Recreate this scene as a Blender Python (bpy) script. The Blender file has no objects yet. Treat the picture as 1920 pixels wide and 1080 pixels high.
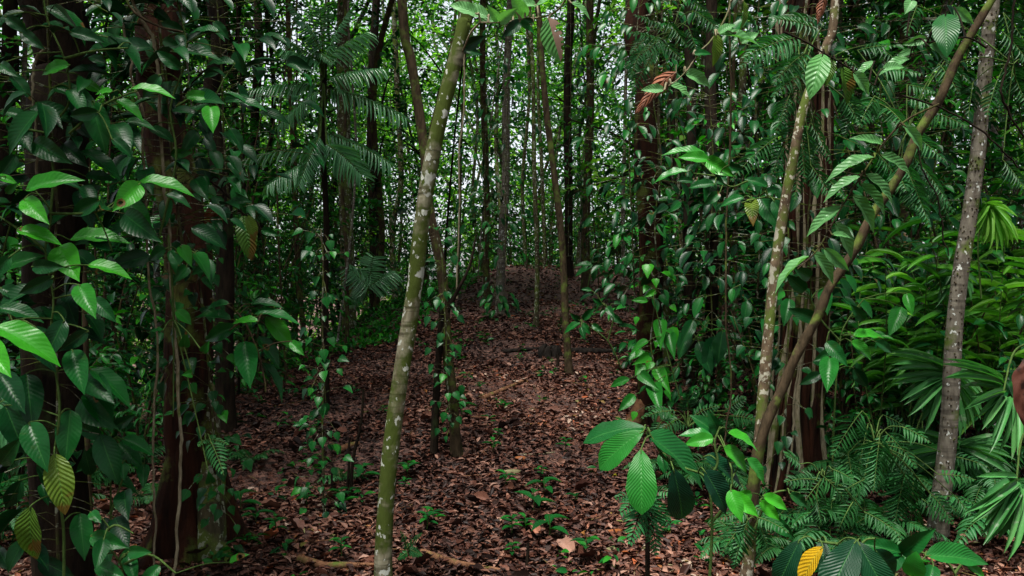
import bpy, math, random
import numpy as np
from mathutils import Vector
R = math.radians
rng = np.random.default_rng(7)
random.seed(7)

# ------------------------------------------------------------------ camera, sky, sun, exposure
scn = bpy.context.scene
LENS = 28.0
F = LENS / 36 * 1920
CAMZ = 1.6
cd = bpy.data.cameras.new('camera'); cam = bpy.data.objects.new('camera', cd)
scn.collection.objects.link(cam); scn.camera = cam
cd.lens = LENS; cd.sensor_width = 36; cd.clip_start = .05; cd.clip_end = 2000
cam.location = (0, 0, CAMZ); cam.rotation_euler = (R(90), 0, 0)

SUN_EL, SUN_AZ = R(72), R(205)          # azimuth clockwise from +Y (the view direction): nearly overhead, a little behind the camera and to the left
w = bpy.data.worlds.new('World'); scn.world = w; w.use_nodes = True
nt = w.node_tree; bg = nt.nodes['Background']
sky = nt.nodes.new('ShaderNodeTexSky'); sky.sky_type = 'NISHITA'; sky.sun_disc = False
sky.sun_elevation = SUN_EL; sky.sun_rotation = SUN_AZ; sky.dust_density = 3.0; sky.air_density = 1.0; sky.ozone_density = 1.0
hs = nt.nodes.new('ShaderNodeHueSaturation'); hs.inputs['Saturation'].default_value = .3     # a white overcast sky
nt.links.new(sky.outputs[0], hs.inputs['Color']); nt.links.new(hs.outputs[0], bg.inputs[0]); bg.inputs[1].default_value = 0.14
sl = bpy.data.lights.new('sun', 'SUN'); sl.energy = 4.4; sl.angle = R(14); sl.color = (1, .96, .88)
so = bpy.data.objects.new('sun', sl); scn.collection.objects.link(so)
sv = Vector((math.sin(SUN_AZ) * math.cos(SUN_EL), math.cos(SUN_AZ) * math.cos(SUN_EL), math.sin(SUN_EL)))
so.rotation_euler = sv.to_track_quat('Z', 'Y').to_euler()
scn.view_settings.view_transform = 'Standard'; scn.view_settings.look = 'None'
scn.view_settings.gamma = 1.0; scn.view_settings.exposure = 1.15
scn.cycles.max_bounces = 4; scn.cycles.diffuse_bounces = 2; scn.cycles.transmission_bounces = 3
scn.cycles.glossy_bounces = 2; scn.cycles.caustics_reflective = False; scn.cycles.caustics_refractive = False

# ------------------------------------------------------------------ terrain height and pixel tracing
def gz(x, y):
    x = np.asarray(x, float); y = np.asarray(y, float)
    yy = np.clip(y, -8, 60)
    z = .13 * yy
    z = z - np.where(yy > 14, .022 * np.minimum(yy - 14, 8) ** 2 + .22 * np.maximum(yy - 22, 0), 0)
    s = np.maximum(-1.9 + .135 * np.clip(yy, 0, 16) - x, 0)
    z = z - np.where(s < 2.2, .13 * s * s, .13 * 4.84 + .45 * (s - 2.2)).clip(None, 3.2)
    r = np.maximum(x - (2.2 + .12 * yy), 0)
    z = z - .05 * np.minimum(r, 6)
    fade = np.clip(1 - (np.abs(x) + np.abs(y)) / 90, 0, 1)
    z = z * np.where(fade > 0, 1, 1)
    z = z + .05 * np.sin(x * 1.1 + .7) * np.sin(y * .9 + .3) + .02 * np.sin(x * 3.3 + y * 1.7) + .012 * np.sin(5.1 * y - 2.3 * x)
    return z
def P(px, py, d):
    return np.array(((px - 960) / F * d, d, CAMZ - (py - 540) / F * d))
def base_at(px, py):
    """depth at which the ground shows at this pixel"""
    for d in np.arange(1.8, 30, .02):
        if P(px, py, d)[2] <= gz((px - 960) / F * d, d): return float(d)
    return 18.
def path_px(pts, d):
    return np.array([P(p[0], p[1], (p[2] if len(p) > 2 else d)) for p in pts])
def smooth(pts, n=6):
    p = np.asarray(pts, float)
    if len(p) < 3: return np.array([p[0] + (p[-1] - p[0]) * t for t in np.linspace(0, 1, n + 1)])
    q = np.vstack([2 * p[0] - p[1], p, 2 * p[-1] - p[-2]]); out = []
    for i in range(1, len(q) - 2):
        for t in np.linspace(0, 1, n, endpoint=False):
            out.append(.5 * (2 * q[i] + (q[i + 1] - q[i - 1]) * t + (2 * q[i - 1] - 5 * q[i] + 4 * q[i + 1] - q[i + 2]) * t * t + (3 * q[i] - q[i - 1] - 3 * q[i + 1] + q[i + 2]) * t ** 3))
    out.append(p[-1]); return np.array(out)
def unit(v):
    v = np.asarray(v, float); return v / np.maximum(np.linalg.norm(v, axis=-1, keepdims=True), 1e-9)

# ------------------------------------------------------------------ materials
def newmat(name):
    m = bpy.data.materials.new(name); m.use_nodes = True
    return m, m.node_tree, m.node_tree.nodes['Principled BSDF'], m.node_tree.nodes['Material Output']
def N(t, kind, **kw):
    n = t.nodes.new(kind)
    for k, v in kw.items():
        if k in n.inputs: n.inputs[k].default_value = v
        else: setattr(n, k, v)
    return n
def ramp(t, fac, stops):
    n = t.nodes.new('ShaderNodeValToRGB'); e = n.color_ramp.elements
    while len(e) < len(stops): e.new(.5)
    for i, (p, c) in enumerate(stops): e[i].position = p; e[i].color = (*c, 1)
    t.links.new(fac, n.inputs[0]); return n.outputs[0]
def math_(t, op, a, b=None, c=None):
    n = t.nodes.new('ShaderNodeMath'); n.operation = op
    for i, v in enumerate((a, b, c)):
        if v is None: continue
        if isinstance(v, (int, float)): n.inputs[i].default_value = v
        else: t.links.new(v, n.inputs[i])
    return n.outputs[0]
def mixc(t, fac, a, b, mode='MIX'):
    n = t.nodes.new('ShaderNodeMix'); n.data_type = 'RGBA'; n.blend_type = mode
    for i, v in ((0, fac), (6, a), (7, b)):
        if isinstance(v, (int, float)): n.inputs[i].default_value = v
        elif isinstance(v, tuple): n.inputs[i].default_value = (*v, 1)
        else: t.links.new(v, n.inputs[i])
    return n.outputs[2]
def leafmat(name, stops, rough=.34, veins=11, bump=.5, trans=.22, spots=0., spot_col=(.12, .06, .02), midrib=.35, slant=2.2, bdist=.004, blotch=False, holes=False, spec=.16):
    m, t, b, out = newmat(name); L = t.links
    at = N(t, 'ShaderNodeAttribute', attribute_name='rnd')
    uv = t.nodes.new('ShaderNodeUVMap'); uv.uv_map = 'UVMap'
    sp = t.nodes.new('ShaderNodeSeparateXYZ'); L.new(uv.outputs[0], sp.inputs[0])
    v = math_(t, 'ABSOLUTE', math_(t, 'MULTIPLY_ADD', sp.outputs[0], 2., -1.))
    u = sp.outputs[1]
    col = ramp(t, at.outputs['Fac'], stops)
    tc = t.nodes.new('ShaderNodeTexCoord')
    nz = N(t, 'ShaderNodeTexNoise', Scale=9., Detail=4.); L.new(tc.outputs['Object'], nz.inputs['Vector'])
    col = mixc(t, .5, col, ramp(t, nz.outputs[0], [(.3, (.55, .6, .6)), (.7, (1.35, 1.3, 1.2))]), 'MULTIPLY')
    if spots:
        n2 = N(t, 'ShaderNodeTexNoise', Scale=26., Detail=3.); L.new(tc.outputs['Object'], n2.inputs['Vector'])
        col = mixc(t, math_(t, 'MULTIPLY', ramp(t, n2.outputs[0], [(.66 - .1 * spots, (0, 0, 0)), (.7 - .08 * spots, (1, 1, 1))]), min(1., spots * 1.5)), col, spot_col)
    if blotch:
        n3 = N(t, 'ShaderNodeTexNoise', Scale=14., Detail=4.); L.new(tc.outputs['Object'], n3.inputs['Vector'])
        edge = math_(t, 'ADD', math_(t, 'MULTIPLY', math_(t, 'SUBTRACT', u, .6), .8), math_(t, 'MULTIPLY', math_(t, 'SUBTRACT', n3.outputs[0], .52), 3.))
        col = mixc(t, ramp(t, edge, [(.1, (0, 0, 0)), (.25, (1, 1, 1))]), col, spot_col)
    if holes:
        vo = N(t, 'ShaderNodeTexVoronoi', Scale=10.); L.new(tc.outputs['Object'], vo.inputs['Vector'])
        n4 = N(t, 'ShaderNodeTexNoise', Scale=60., Detail=2.); L.new(tc.outputs['Object'], n4.inputs['Vector'])
        sc_ = t.nodes.new('ShaderNodeSeparateColor'); L.new(vo.outputs['Color'], sc_.inputs[0])
        dd_ = math_(t, 'ADD', math_(t, 'ADD', vo.outputs['Distance'], math_(t, 'MULTIPLY', n4.outputs[0], .14)), math_(t, 'MULTIPLY', math_(t, 'LESS_THAN', sc_.outputs[0], .68), 1.))
        col = mixc(t, math_(t, 'LESS_THAN', dd_, .24), col, (.09, .05, .012))
        L.new(math_(t, 'GREATER_THAN', dd_, .17), b.inputs['Alpha'])
    rib = ramp(t, v, [(.0, (1, 1, 1)), (.07, (0, 0, 0))])
    if midrib: col = mixc(t, math_(t, 'MULTIPLY', rib, midrib), col, (.05, .2, .04))
    L.new(col, b.inputs['Base Color'])
    b.inputs['Roughness'].default_value = rough
    b.inputs['Specular IOR Level'].default_value = spec
    if veins:
        wv = math_(t, 'SINE', math_(t, 'MULTIPLY', math_(t, 'SUBTRACT', u, math_(t, 'MULTIPLY', v, slant / 10)), veins * 6.283))
        wv = math_(t, 'SUBTRACT', wv, math_(t, 'MULTIPLY', rib, 1.5))
        bp = N(t, 'ShaderNodeBump', Strength=bump, Distance=bdist); L.new(wv, bp.inputs['Height']); L.new(bp.outputs[0], b.inputs['Normal'])
    if trans and holes:
        trans = 0
    if trans:
        tr = t.nodes.new('ShaderNodeBsdfTranslucent')
        tcx = mixc(t, 1., col, (1.1, 1.5, .5), 'MULTIPLY'); L.new(tcx, tr.inputs[0])
        mx = t.nodes.new('ShaderNodeMixShader'); mx.inputs[0].default_value = trans
        L.new(b.outputs[0], mx.inputs[1]); L.new(tr.outputs[0], mx.inputs[2]); L.new(mx.outputs[0], out.inputs[0])
    return m
def barkmat(name, c1, c2, moss=0., lichen=0., moss_col=(.07, .1, .02), lichen_col=(.42, .45, .4), scale=10., stretch=.35, rough=.9, bump=.6, bdist=.01, rings=0.):
    m, t, b, out = newmat(name); L = t.links
    tc = t.nodes.new('ShaderNodeTexCoord')
    mp = N(t, 'ShaderNodeMapping'); mp.inputs['Scale'].default_value = (1, 1, stretch); L.new(tc.outputs['Object'], mp.inputs[0])
    nz = N(t, 'ShaderNodeTexNoise', Scale=scale * 3, Detail=8., Roughness=.65); L.new(mp.outputs[0], nz.inputs['Vector'])
    col = ramp(t, nz.outputs[0], [(.35, c1), (.65, c2)])
    if rings:
        mr = N(t, 'ShaderNodeMapping'); mr.inputs['Scale'].default_value = (.6, .6, 6.); L.new(tc.outputs['Object'], mr.inputs[0])
        nr = N(t, 'ShaderNodeTexNoise', Scale=7., Detail=3.); L.new(mr.outputs[0], nr.inputs['Vector'])
        col = mixc(t, math_(t, 'MULTIPLY', ramp(t, nr.outputs[0], [(.5, (0, 0, 0)), (.6, (1, 1, 1))]), rings), col, tuple(x * .45 for x in c1))
    if moss:
        n2 = N(t, 'ShaderNodeTexNoise', Scale=scale * .7, Detail=6., Roughness=.6); L.new(tc.outputs['Object'], n2.inputs['Vector'])
        col = mixc(t, ramp(t, n2.outputs[0], [(.62 - .3 * moss, (0, 0, 0)), (.74 - .3 * moss, (1, 1, 1))]), col, moss_col)
    if lichen:
        for k, (s, th) in enumerate(((scale * 1.1, .7), (scale * 3.4, .68))):
            n3 = N(t, 'ShaderNodeTexNoise', Scale=s, Detail=5., Roughness=.55); 
            o = N(t, 'ShaderNodeMapping'); o.inputs['Location'].default_value = (3.1 + k, 7.7, 1.3); o.inputs['Scale'].default_value = (1, 1, .8); L.new(tc.outputs['Object'], o.inputs[0]); L.new(o.outputs[0], n3.inputs['Vector'])
            lc = lichen_col if k else tuple(x * .8 for x in lichen_col)
            col = mixc(t, ramp(t, n3.outputs[0], [(th - .25 * lichen, (0, 0, 0)), (th + .025 - .25 * lichen, (1, 1, 1))]), col, lc)
    L.new(col, b.inputs['Base Color']); b.inputs['Roughness'].default_value = rough
    b.inputs['Specular IOR Level'].default_value = .06
    bp = N(t, 'ShaderNodeBump', Strength=bump, Distance=bdist); L.new(nz.outputs[0], bp.inputs['Height']); L.new(bp.outputs[0], b.inputs['Normal'])
    return m
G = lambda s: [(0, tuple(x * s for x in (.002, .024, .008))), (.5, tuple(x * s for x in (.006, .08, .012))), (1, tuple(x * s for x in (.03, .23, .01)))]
M = dict(
    broad=leafmat('broad_leaf', G(1.), veins=12, bump=.09, bdist=.003, spots=.08, spot_col=(.07, .06, .01), holes=True),
    pleat=leafmat('pleated_leaf', [(0, (.003, .03, .014)), (.5, (.008, .085, .016)), (1, (.02, .19, .02))], veins=16, bump=.25, bdist=.004, slant=3., rough=.38),
    small=leafmat('small_leaf', G(1.), veins=0, midrib=0, rough=.4),
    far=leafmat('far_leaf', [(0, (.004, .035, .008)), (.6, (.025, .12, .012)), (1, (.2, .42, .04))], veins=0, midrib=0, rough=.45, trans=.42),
    crown=leafmat('crown_leaf', G(.9), veins=0, midrib=0, trans=.15),
    palm=leafmat('palm_leaf', [(0, (.014, .07, .03)), (.5, (.04, .16, .06)), (1, (.09, .27, .11))], veins=0, midrib=.2, rough=.3, trans=.2, spec=.5),
    palmspot=leafmat('speckled_palm_leaf', [(0, (.02, .09, .025)), (.5, (.05, .19, .05)), (1, (.14, .32, .11))], veins=0, midrib=.1, rough=.4, spots=.35, spot_col=(.2, .26, .18)),
    grass=leafmat('strap_leaf', [(0, (.02, .1, .012)), (.5, (.06, .24, .02)), (1, (.2, .44, .07))], veins=0, midrib=.3, rough=.4, trans=.3),
    fern=leafmat('fern_leaf', [(0, (.01, .05, .015)), (.5, (.018, .095, .022)), (1, (.03, .15, .05))], veins=0, midrib=0, rough=.45, trans=.2),
    pale=leafmat('pale_leaf', [(0, (.06, .19, .06)), (1, (.13, .32, .12))], veins=9, bump=.25, spots=.25, spot_col=(.05, .12, .03), trans=.3),
    yellow=leafmat('yellow_leaf', [(0, (.12, .16, .012)), (1, (.42, .25, .01))], veins=12, bump=.4, spots=.3, spot_col=(.12, .09, .02)),
    oldleaf=leafmat('old_leaf', [(0, (.05, .13, .015)), (1, (.13, .19, .02))], veins=12, bump=.4, blotch=True, spot_col=(.12, .08, .015)),
    eaten=leafmat('damaged_leaf', [(0, (.07, .22, .06)), (1, (.07, .22, .06))], veins=9, bump=.3, spots=.3, spot_col=(.04, .1, .03)),
    dead=leafmat('dead_leaf', [(0, (.1, .03, .015)), (.5, (.2, .07, .035)), (1, (.3, .13, .08))], veins=8, bump=1., midrib=.0, trans=.1, rough=.6, spots=.3, spot_col=(.03, .012, .008)),
    dead2=leafmat('dried_leaf_surface', [(0, (.03, .01, .006)), (1, (.09, .03, .02))], veins=4, bump=.3, midrib=0, trans=.0, rough=.6, spots=.5, spot_col=(.01, .006, .005)),
    litter=leafmat('litter_leaf', [(0, (.012, .006, .005)), (.25, (.038, .014, .01)), (.5, (.09, .034, .022)), (.72, (.14, .066, .046)), (.86, (.25, .14, .105)), (.92, (.26, .06, .018)), (.96, (.09, .1, .025)), (1, (.34, .25, .2))], veins=0, midrib=0, trans=.0, rough=.55),
    b_main=barkmat('mossy_bark', (.09, .08, .045), (.25, .235, .17), moss=.72, lichen=.28, scale=9., rings=.9, moss_col=(.05, .07, .014), lichen_col=(.4, .42, .37), bump=1., bdist=.012),
    b_pale=barkmat('pale_bark', (.07, .06, .048), (.17, .155, .125), moss=.2, lichen=.2, scale=13., rings=.6, lichen_col=(.45, .48, .45)),
    b_spot=barkmat('spotted_bark', (.05, .035, .022), (.13, .095, .06), moss=.45, lichen=.42, scale=16., rings=.3, lichen_col=(.33, .32, .25)),
    b_brown=barkmat('brown_bark', (.018, .014, .008), (.06, .042, .025), moss=.35, scale=14.),
    b_mid=barkmat('olive_bark', (.022, .02, .011), (.07, .058, .034), moss=.5, lichen=.4, scale=11., lichen_col=(.2, .22, .16)),
    b_red=barkmat('reddish_bark', (.006, .004, .003), (.036, .013, .007), moss=.3, scale=7., stretch=.12, bump=1., bdist=.03),
    b_dark=barkmat('dark_bark', (.005, .004, .003), (.022, .015, .01), moss=.2, scale=9., stretch=.2, bump=.9, bdist=.02, moss_col=(.02, .03, .01)),
    vine=barkmat('vine_bark', (.12, .1, .06), (.25, .22, .15), moss=.2, scale=20.),
    stem=barkmat('green_stem', (.03, .06, .015), (.07, .12, .03), scale=20.),
    charred=barkmat('charred_wood', (.004, .004, .004), (.02, .016, .013), scale=10.),
    deadwood=barkmat('dead_wood', (.06, .028, .015), (.2, .1, .055), scale=12., moss=.2, stretch=1.),
)
def ground_mat():
    m, t, b, out = newmat('forest_soil'); L = t.links
    tc = t.nodes.new('ShaderNodeTexCoord')
    vo = N(t, 'ShaderNodeTexVoronoi', Scale=32.); vo.inputs['Randomness'].default_value = 1.; L.new(tc.outputs['Object'], vo.inputs['Vector'])
    sp = t.nodes.new('ShaderNodeSeparateColor'); L.new(vo.outputs['Color'], sp.inputs[0])
    col = ramp(t, sp.outputs[0], [(0, (.02, .009, .006)), (.5, (.06, .022, .015)), (.8, (.11, .045, .03)), (1, (.16, .075, .05))])
    nz = N(t, 'ShaderNodeTexNoise', Scale=.8, Detail=4.); L.new(tc.outputs['Object'], nz.inputs['Vector'])
    col = mixc(t, ramp(t, nz.outputs[0], [(.45, (0, 0, 0)), (.7, (.7, .7, .7))]), col, (.03, .012, .008))
    L.new(col, b.inputs['Base Color']); b.inputs['Roughness'].default_value = .85
    bp = N(t, 'ShaderNodeBump', Strength=.8, Distance=.03); L.new(vo.outputs['Distance'], bp.inputs['Height']); L.new(bp.outputs[0], b.inputs['Normal'])
    return m
M['ground'] = ground_mat()

# ------------------------------------------------------------------ mesh builder
COL = scn.collection
def tag(o, label=None, cat=None, group=None, kind=None):
    for k, v in (('label', label), ('category', cat), ('group', group), ('kind', kind)):
        if v: o[k] = v
    return o
def thing(name, label, cat, loc=(0, 0, 0), group=None):
    o = bpy.data.objects.new(name, None); COL.objects.link(o); o.location = tuple(float(v) for v in loc); o.empty_display_size = .1
    return tag(o, label, cat, group)
class MB:
    def __init__(s): s.v = []; s.f = []; s.uv = []; s.r = []; s.n = 0
    def add(s, v, f, uv=None, r=0.5):
        v = np.asarray(v, np.float32).reshape(-1, 3); f = np.asarray(f, np.int32).reshape(-1, 4)
        s.v.append(v); s.f.append(f + s.n); s.n += len(v)
        s.uv.append(np.zeros((len(v), 2), np.float32) if uv is None else np.asarray(uv, np.float32))
        s.r.append(np.full(len(v), r, np.float32) if np.isscalar(r) else np.asarray(r, np.float32))
        return s
    def tube(s, pts, rad, seg=8, rough=0., seed=0, r=.5, cap=True, flute=0., flutes=5):
        p = np.asarray(pts, float); n = len(p)
        rad = np.interp(np.linspace(0, 1, n), np.linspace(0, 1, len(rad)), rad) if np.ndim(rad) else np.full(n, rad)
        T = unit(np.gradient(p, axis=0))
        a = np.array((1., 0, 0)) if abs(T[0][0]) < .8 else np.array((0, 1., 0))
        A = []
        for i in range(n):
            a = unit(a - T[i] * a.dot(T[i])); A.append(a)
        A = np.array(A); B = np.cross(T, A)
        th = np.linspace(0, 2 * np.pi, seg, endpoint=False)
        ph = np.arange(n)[:, None] * .45
        k = 1 + rough * (np.sin(3 * th[None] + ph + seed) * .5 + np.sin(2 * th[None] - ph * 1.7 + seed * 2) * .5 + np.sin(5 * th[None] + ph * 2.3 + seed) * .3)
        if np.ndim(flute) or flute:
            fl = np.interp(np.linspace(0, 1, n), np.linspace(0, 1, len(flute)), flute)[:, None]
            k = k * (1 + fl * (np.maximum(0, np.cos(flutes * th[None] + seed)) ** 1.5 * 1.6 - .3))
        rr = rad[:, None] * k
        V = p[:, None] + A[:, None] * (np.cos(th)[None, :, None] * rr[..., None]) + B[:, None] * (np.sin(th)[None, :, None] * rr[..., None])
        i = np.arange(n - 1)[:, None] * seg; j = np.arange(seg)[None]; j2 = (j + 1) % seg
        Fq = np.stack([i + j, i + j2, i + seg + j2, i + seg + j], -1).reshape(-1, 4)
        s.add(V.reshape(-1, 3), Fq, None, r)
        if cap:   # closing cones at both ends
            for e, q in ((0, p[0] - T[0] * rad[0] * .3), (n - 1, p[-1] + T[-1] * rad[-1] * .5)):
                ring = V[e]; f = [(k_, (k_ + 1) % seg, seg, seg) for k_ in range(seg)]
                vv = np.vstack([ring, q]); 
                half = [(k_, (k_ + 1) % seg, (k_ + 2) % seg, seg) for k_ in range(0, seg, 2)] if seg % 2 == 0 else None
                if half: s.add(vv, half, None, r)
        return s
    def inst(s, T, base, dr, nm, L, W, rnd):
        tv, tf, tuv = T
        base = np.atleast_2d(base).astype(float); n = len(base)
        dr = unit(np.broadcast_to(np.atleast_2d(dr), (n, 3))); nm = np.broadcast_to(np.atleast_2d(nm), (n, 3))
        sd = unit(np.cross(dr, nm)); nn = np.cross(sd, dr)
        L = np.broadcast_to(np.asarray(L, float), (n,)); W = np.broadcast_to(np.asarray(W, float), (n,)); rnd = np.broadcast_to(np.asarray(rnd, float), (n,))
        V = base[:, None] + sd[:, None] * (tv[None, :, 0:1] * W[:, None, None]) + dr[:, None] * (tv[None, :, 1:2] * L[:, None, None]) + nn[:, None] * (tv[None, :, 2:3] * L[:, None, None])
        k = len(tv); Fq = (tf[None] + (np.arange(n) * k)[:, None, None]).reshape(-1, 4)
        s.add(V.reshape(-1, 3), Fq, np.tile(tuv, (n, 1)), np.repeat(rnd, k)); return s
    def build(s, name, mat, parent=None, loc=None):
        v = np.vstack(s.v); f = np.vstack(s.f); uv = np.vstack(s.uv); r = np.concatenate(s.r)
        off = np.array(parent.location if parent is not None else (loc if loc is not None else (0, 0, 0)), np.float32)
        v = v - off
        me = bpy.data.meshes.new(name); me.vertices.add(len(v)); me.vertices.foreach_set('co', v.astype(np.float32).ravel())
        me.loops.add(f.size); me.loops.foreach_set('vertex_index', f.ravel().astype(np.int32))
        me.polygons.add(len(f)); me.polygons.foreach_set('loop_start', np.arange(0, f.size, 4, dtype=np.int32))
        try: me.polygons.foreach_set('loop_total', np.full(len(f), 4, np.int32))
        except Exception: pass
        me.polygons.foreach_set('use_smooth', np.ones(len(f), bool))
        ul = me.uv_layers.new(name='UVMap'); ul.data.foreach_set('uv', uv[f.ravel()].astype(np.float32).ravel())
        at = me.attributes.new('rnd', 'FLOAT', 'POINT'); at.data.foreach_set('value', r.astype(np.float32))
        me.materials.append(mat); me.update(); me.validate()
        o = bpy.data.objects.new(name, me); COL.objects.link(o)
        if parent is not None: o.parent = parent
        elif loc is not None: o.location = tuple(float(q) for q in loc)
        return o
def copy_thing(src, loc, rz=0, sc=1., label=None, group=None):
    c = src.copy(); COL.objects.link(c); c.location = tuple(float(v) for v in loc); c.rotation_euler = (0, 0, rz); c.scale = (sc, sc, sc)
    if label: c['label'] = label
    if group: c['group'] = group
    for ch in list(src.children):
        d = ch.copy(); COL.objects.link(d); d.parent = c
        for g in list(ch.children):
            e = g.copy(); COL.objects.link(e); e.parent = d
    return c

# ------------------------------------------------------------------ leaf templates (unit length along y, unit width across x)
def leaf_t(nl=6, nw=1, prof='ell', droop=.18, fold=.12, wave=0., curl=0.):
    t = np.linspace(0, 1, nl + 1)
    if prof == 'ell': w_ = np.sin(np.pi * t ** .85) ** .8
    elif prof == 'drip': w_ = np.where(t < .86, np.sin(np.pi * (t / .95) ** .8).clip(0) ** .75, 0) + np.where(t >= .86, .3 * (1 - t) / .14, 0)
    elif prof == 'heart': w_ = np.interp(t, (0, .06, .2, .4, .7, .9, 1), (.45, .85, 1, .93, .5, .15, .0))
    elif prof == 'lance': w_ = np.interp(t, (0, .2, .45, .75, 1), (.15, .8, 1, .6, 0))
    elif prof == 'strap': w_ = np.interp(t, (0, .1, .3, .8, 1), (.35, .85, 1, .8, .05))
    elif prof == 'diamond': w_ = np.interp(t, (0, .5, 1), (0, 1, 0))
    elif prof == 'obov': w_ = np.interp(t, (0, .15, .4, .65, .85, .95, 1), (.05, .5, .85, 1, .75, .35, 0))
    w_ = np.maximum(w_, .015)
    k = np.linspace(-1, 1, 2 * nw + 1)
    X = .5 * w_[:, None] * k[None]; ax = np.abs(X)
    a = t * droop * 2.2
    Y = np.cumsum(np.concatenate([[0], np.cos((a[1:] + a[:-1]) / 2) / nl])); Z0 = -np.cumsum(np.concatenate([[0], np.sin((a[1:] + a[:-1]) / 2) / nl]))
    Z = Z0[:, None] + fold * 2 * ax + curl * ax ** 2 * 4 + wave * np.sin(t[:, None] * 17 + k[None] * 2.) * ax * 2
    V = np.stack([X, np.broadcast_to(Y[:, None], X.shape), Z], -1).reshape(-1, 3)
    uv = np.stack(np.broadcast_arrays((k[None] + 1) / 2, t[:, None]), -1).reshape(-1, 2)
    c = 2 * nw + 1; i = np.arange(nl)[:, None] * c; j = np.arange(2 * nw)[None]
    f = np.stack([i + j, i + j + 1, i + c + j + 1, i + c + j], -1).reshape(-1, 4)
    return V, f, uv
def diamond_t(fold=.1):
    V = np.array(((0, 0, 0), (-.5, .42, fold), (0, 1, -.08), (.5, .42, fold))); uv = np.array(((.5, 0), (0, .42), (.5, 1), (1, .42)))
    return V, np.array(((0, 3, 2, 1),)), uv
T_hero = leaf_t(14, 3, 'drip', .24, .1, .02)
T_heroE = leaf_t(14, 3, 'ell', .3, .06, .012)
T_obov = leaf_t(14, 3, 'obov', .32, .05, .012)
T_heart = leaf_t(10, 2, 'heart', .2, .12, .01)
T_mid = leaf_t(5, 1, 'ell', .22, .12)
T_midh = leaf_t(5, 1, 'heart', .2, .14)
T_far = diamond_t(); T_low = leaf_t(3, 1, 'lance', .2, .15)
T_strap = leaf_t(9, 1, 'strap', .22, .1)
T_strapD = leaf_t(9, 1, 'strap', .45, .1)
T_lit = leaf_t(3, 1, 'lance', -.18, .06, .0, .25)
T_lit2 = leaf_t(3, 1, 'ell', .2, -.1, .06, -.25)
T_bigA = leaf_t(7, 2, 'ell', -.15, .06, .05, .25)
T_bigB = leaf_t(7, 2, 'drip', .25, -.12, .07, -.2)
T_pin = leaf_t(3, 1, 'lance', .1, .05)

def jit(v, a, n=None):
    v = np.atleast_2d(v); n = n or len(v)
    return v + rng.normal(0, a, (n, 3))
def sprigs(mb, org, dirs, tl, nleaf, LL, T, rnd=(0, 1), wr=.42, stem=None, droop=.35, stemr=.002):
    """twigs with alternate leaves; org, dirs (n,3)"""
    n = len(org); dirs = unit(dirs); tl = np.broadcast_to(tl, (n,))
    up = np.array((0, 0, 1.)); sd = unit(np.cross(dirs, up) + 1e-4)
    rs = rng.uniform(rnd[0], rnd[1], n)
    for i in range(nleaf):
        t = (i + .7) / nleaf; sg = 1 if i % 2 else -1
        b = org + dirs * (tl * t)[:, None] + np.array((0, 0, -1.)) * (tl * t * t * droop)[:, None]
        d = dirs * rng.uniform(.3, .9, (n, 1)) + sd * sg * rng.uniform(.5, 1., (n, 1)) * (0.25 if i == nleaf - 1 else 1) + up * rng.uniform(-.75, .25, (n, 1))
        nm = jit(np.broadcast_to(up, (n, 3)), .38)
        l = LL * rng.uniform(.65, 1.25, n)
        mb.inst(T, b, d, nm, l, l * wr * rng.uniform(.8, 1.2, n), np.clip(rs + rng.normal(0, .13, n), 0, 1))
    if stem is not None:
        m = 4
        tt = np.linspace(0, 1, m + 1)
        for k in range(n):
            q = org[k] + dirs[k] * (tl[k] * tt)[:, None] + np.array((0, 0, -1.)) * (tl[k] * tt * tt * droop)[:, None]
            stem.tube(q, (stemr * 1.6, stemr * .7), 3, cap=False)

# ------------------------------------------------------------------ the ground
def build_ground():
    a = np.concatenate([-np.geomspace(600, 14, 18), np.linspace(-13.5, 13.5, 150), np.geomspace(14, 600, 18)])
    b = np.concatenate([-np.geomspace(600, 6, 14), np.linspace(-5.8, 26, 200), np.geomspace(27, 600, 18)])
    X, Y = np.meshgrid(a, b); Z = gz(X, Y)
    V = np.stack([X, Y, Z], -1).reshape(-1, 3); c = len(a)
    i = np.arange(len(b) - 1)[:, None] * c; j = np.arange(c - 1)[None]
    f = np.stack([i + j, i + j + 1, i + c + j + 1, i + c + j], -1)
    tag(MB().add(V, f).build('ground', M['ground']), kind='structure')
build_ground()

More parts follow.
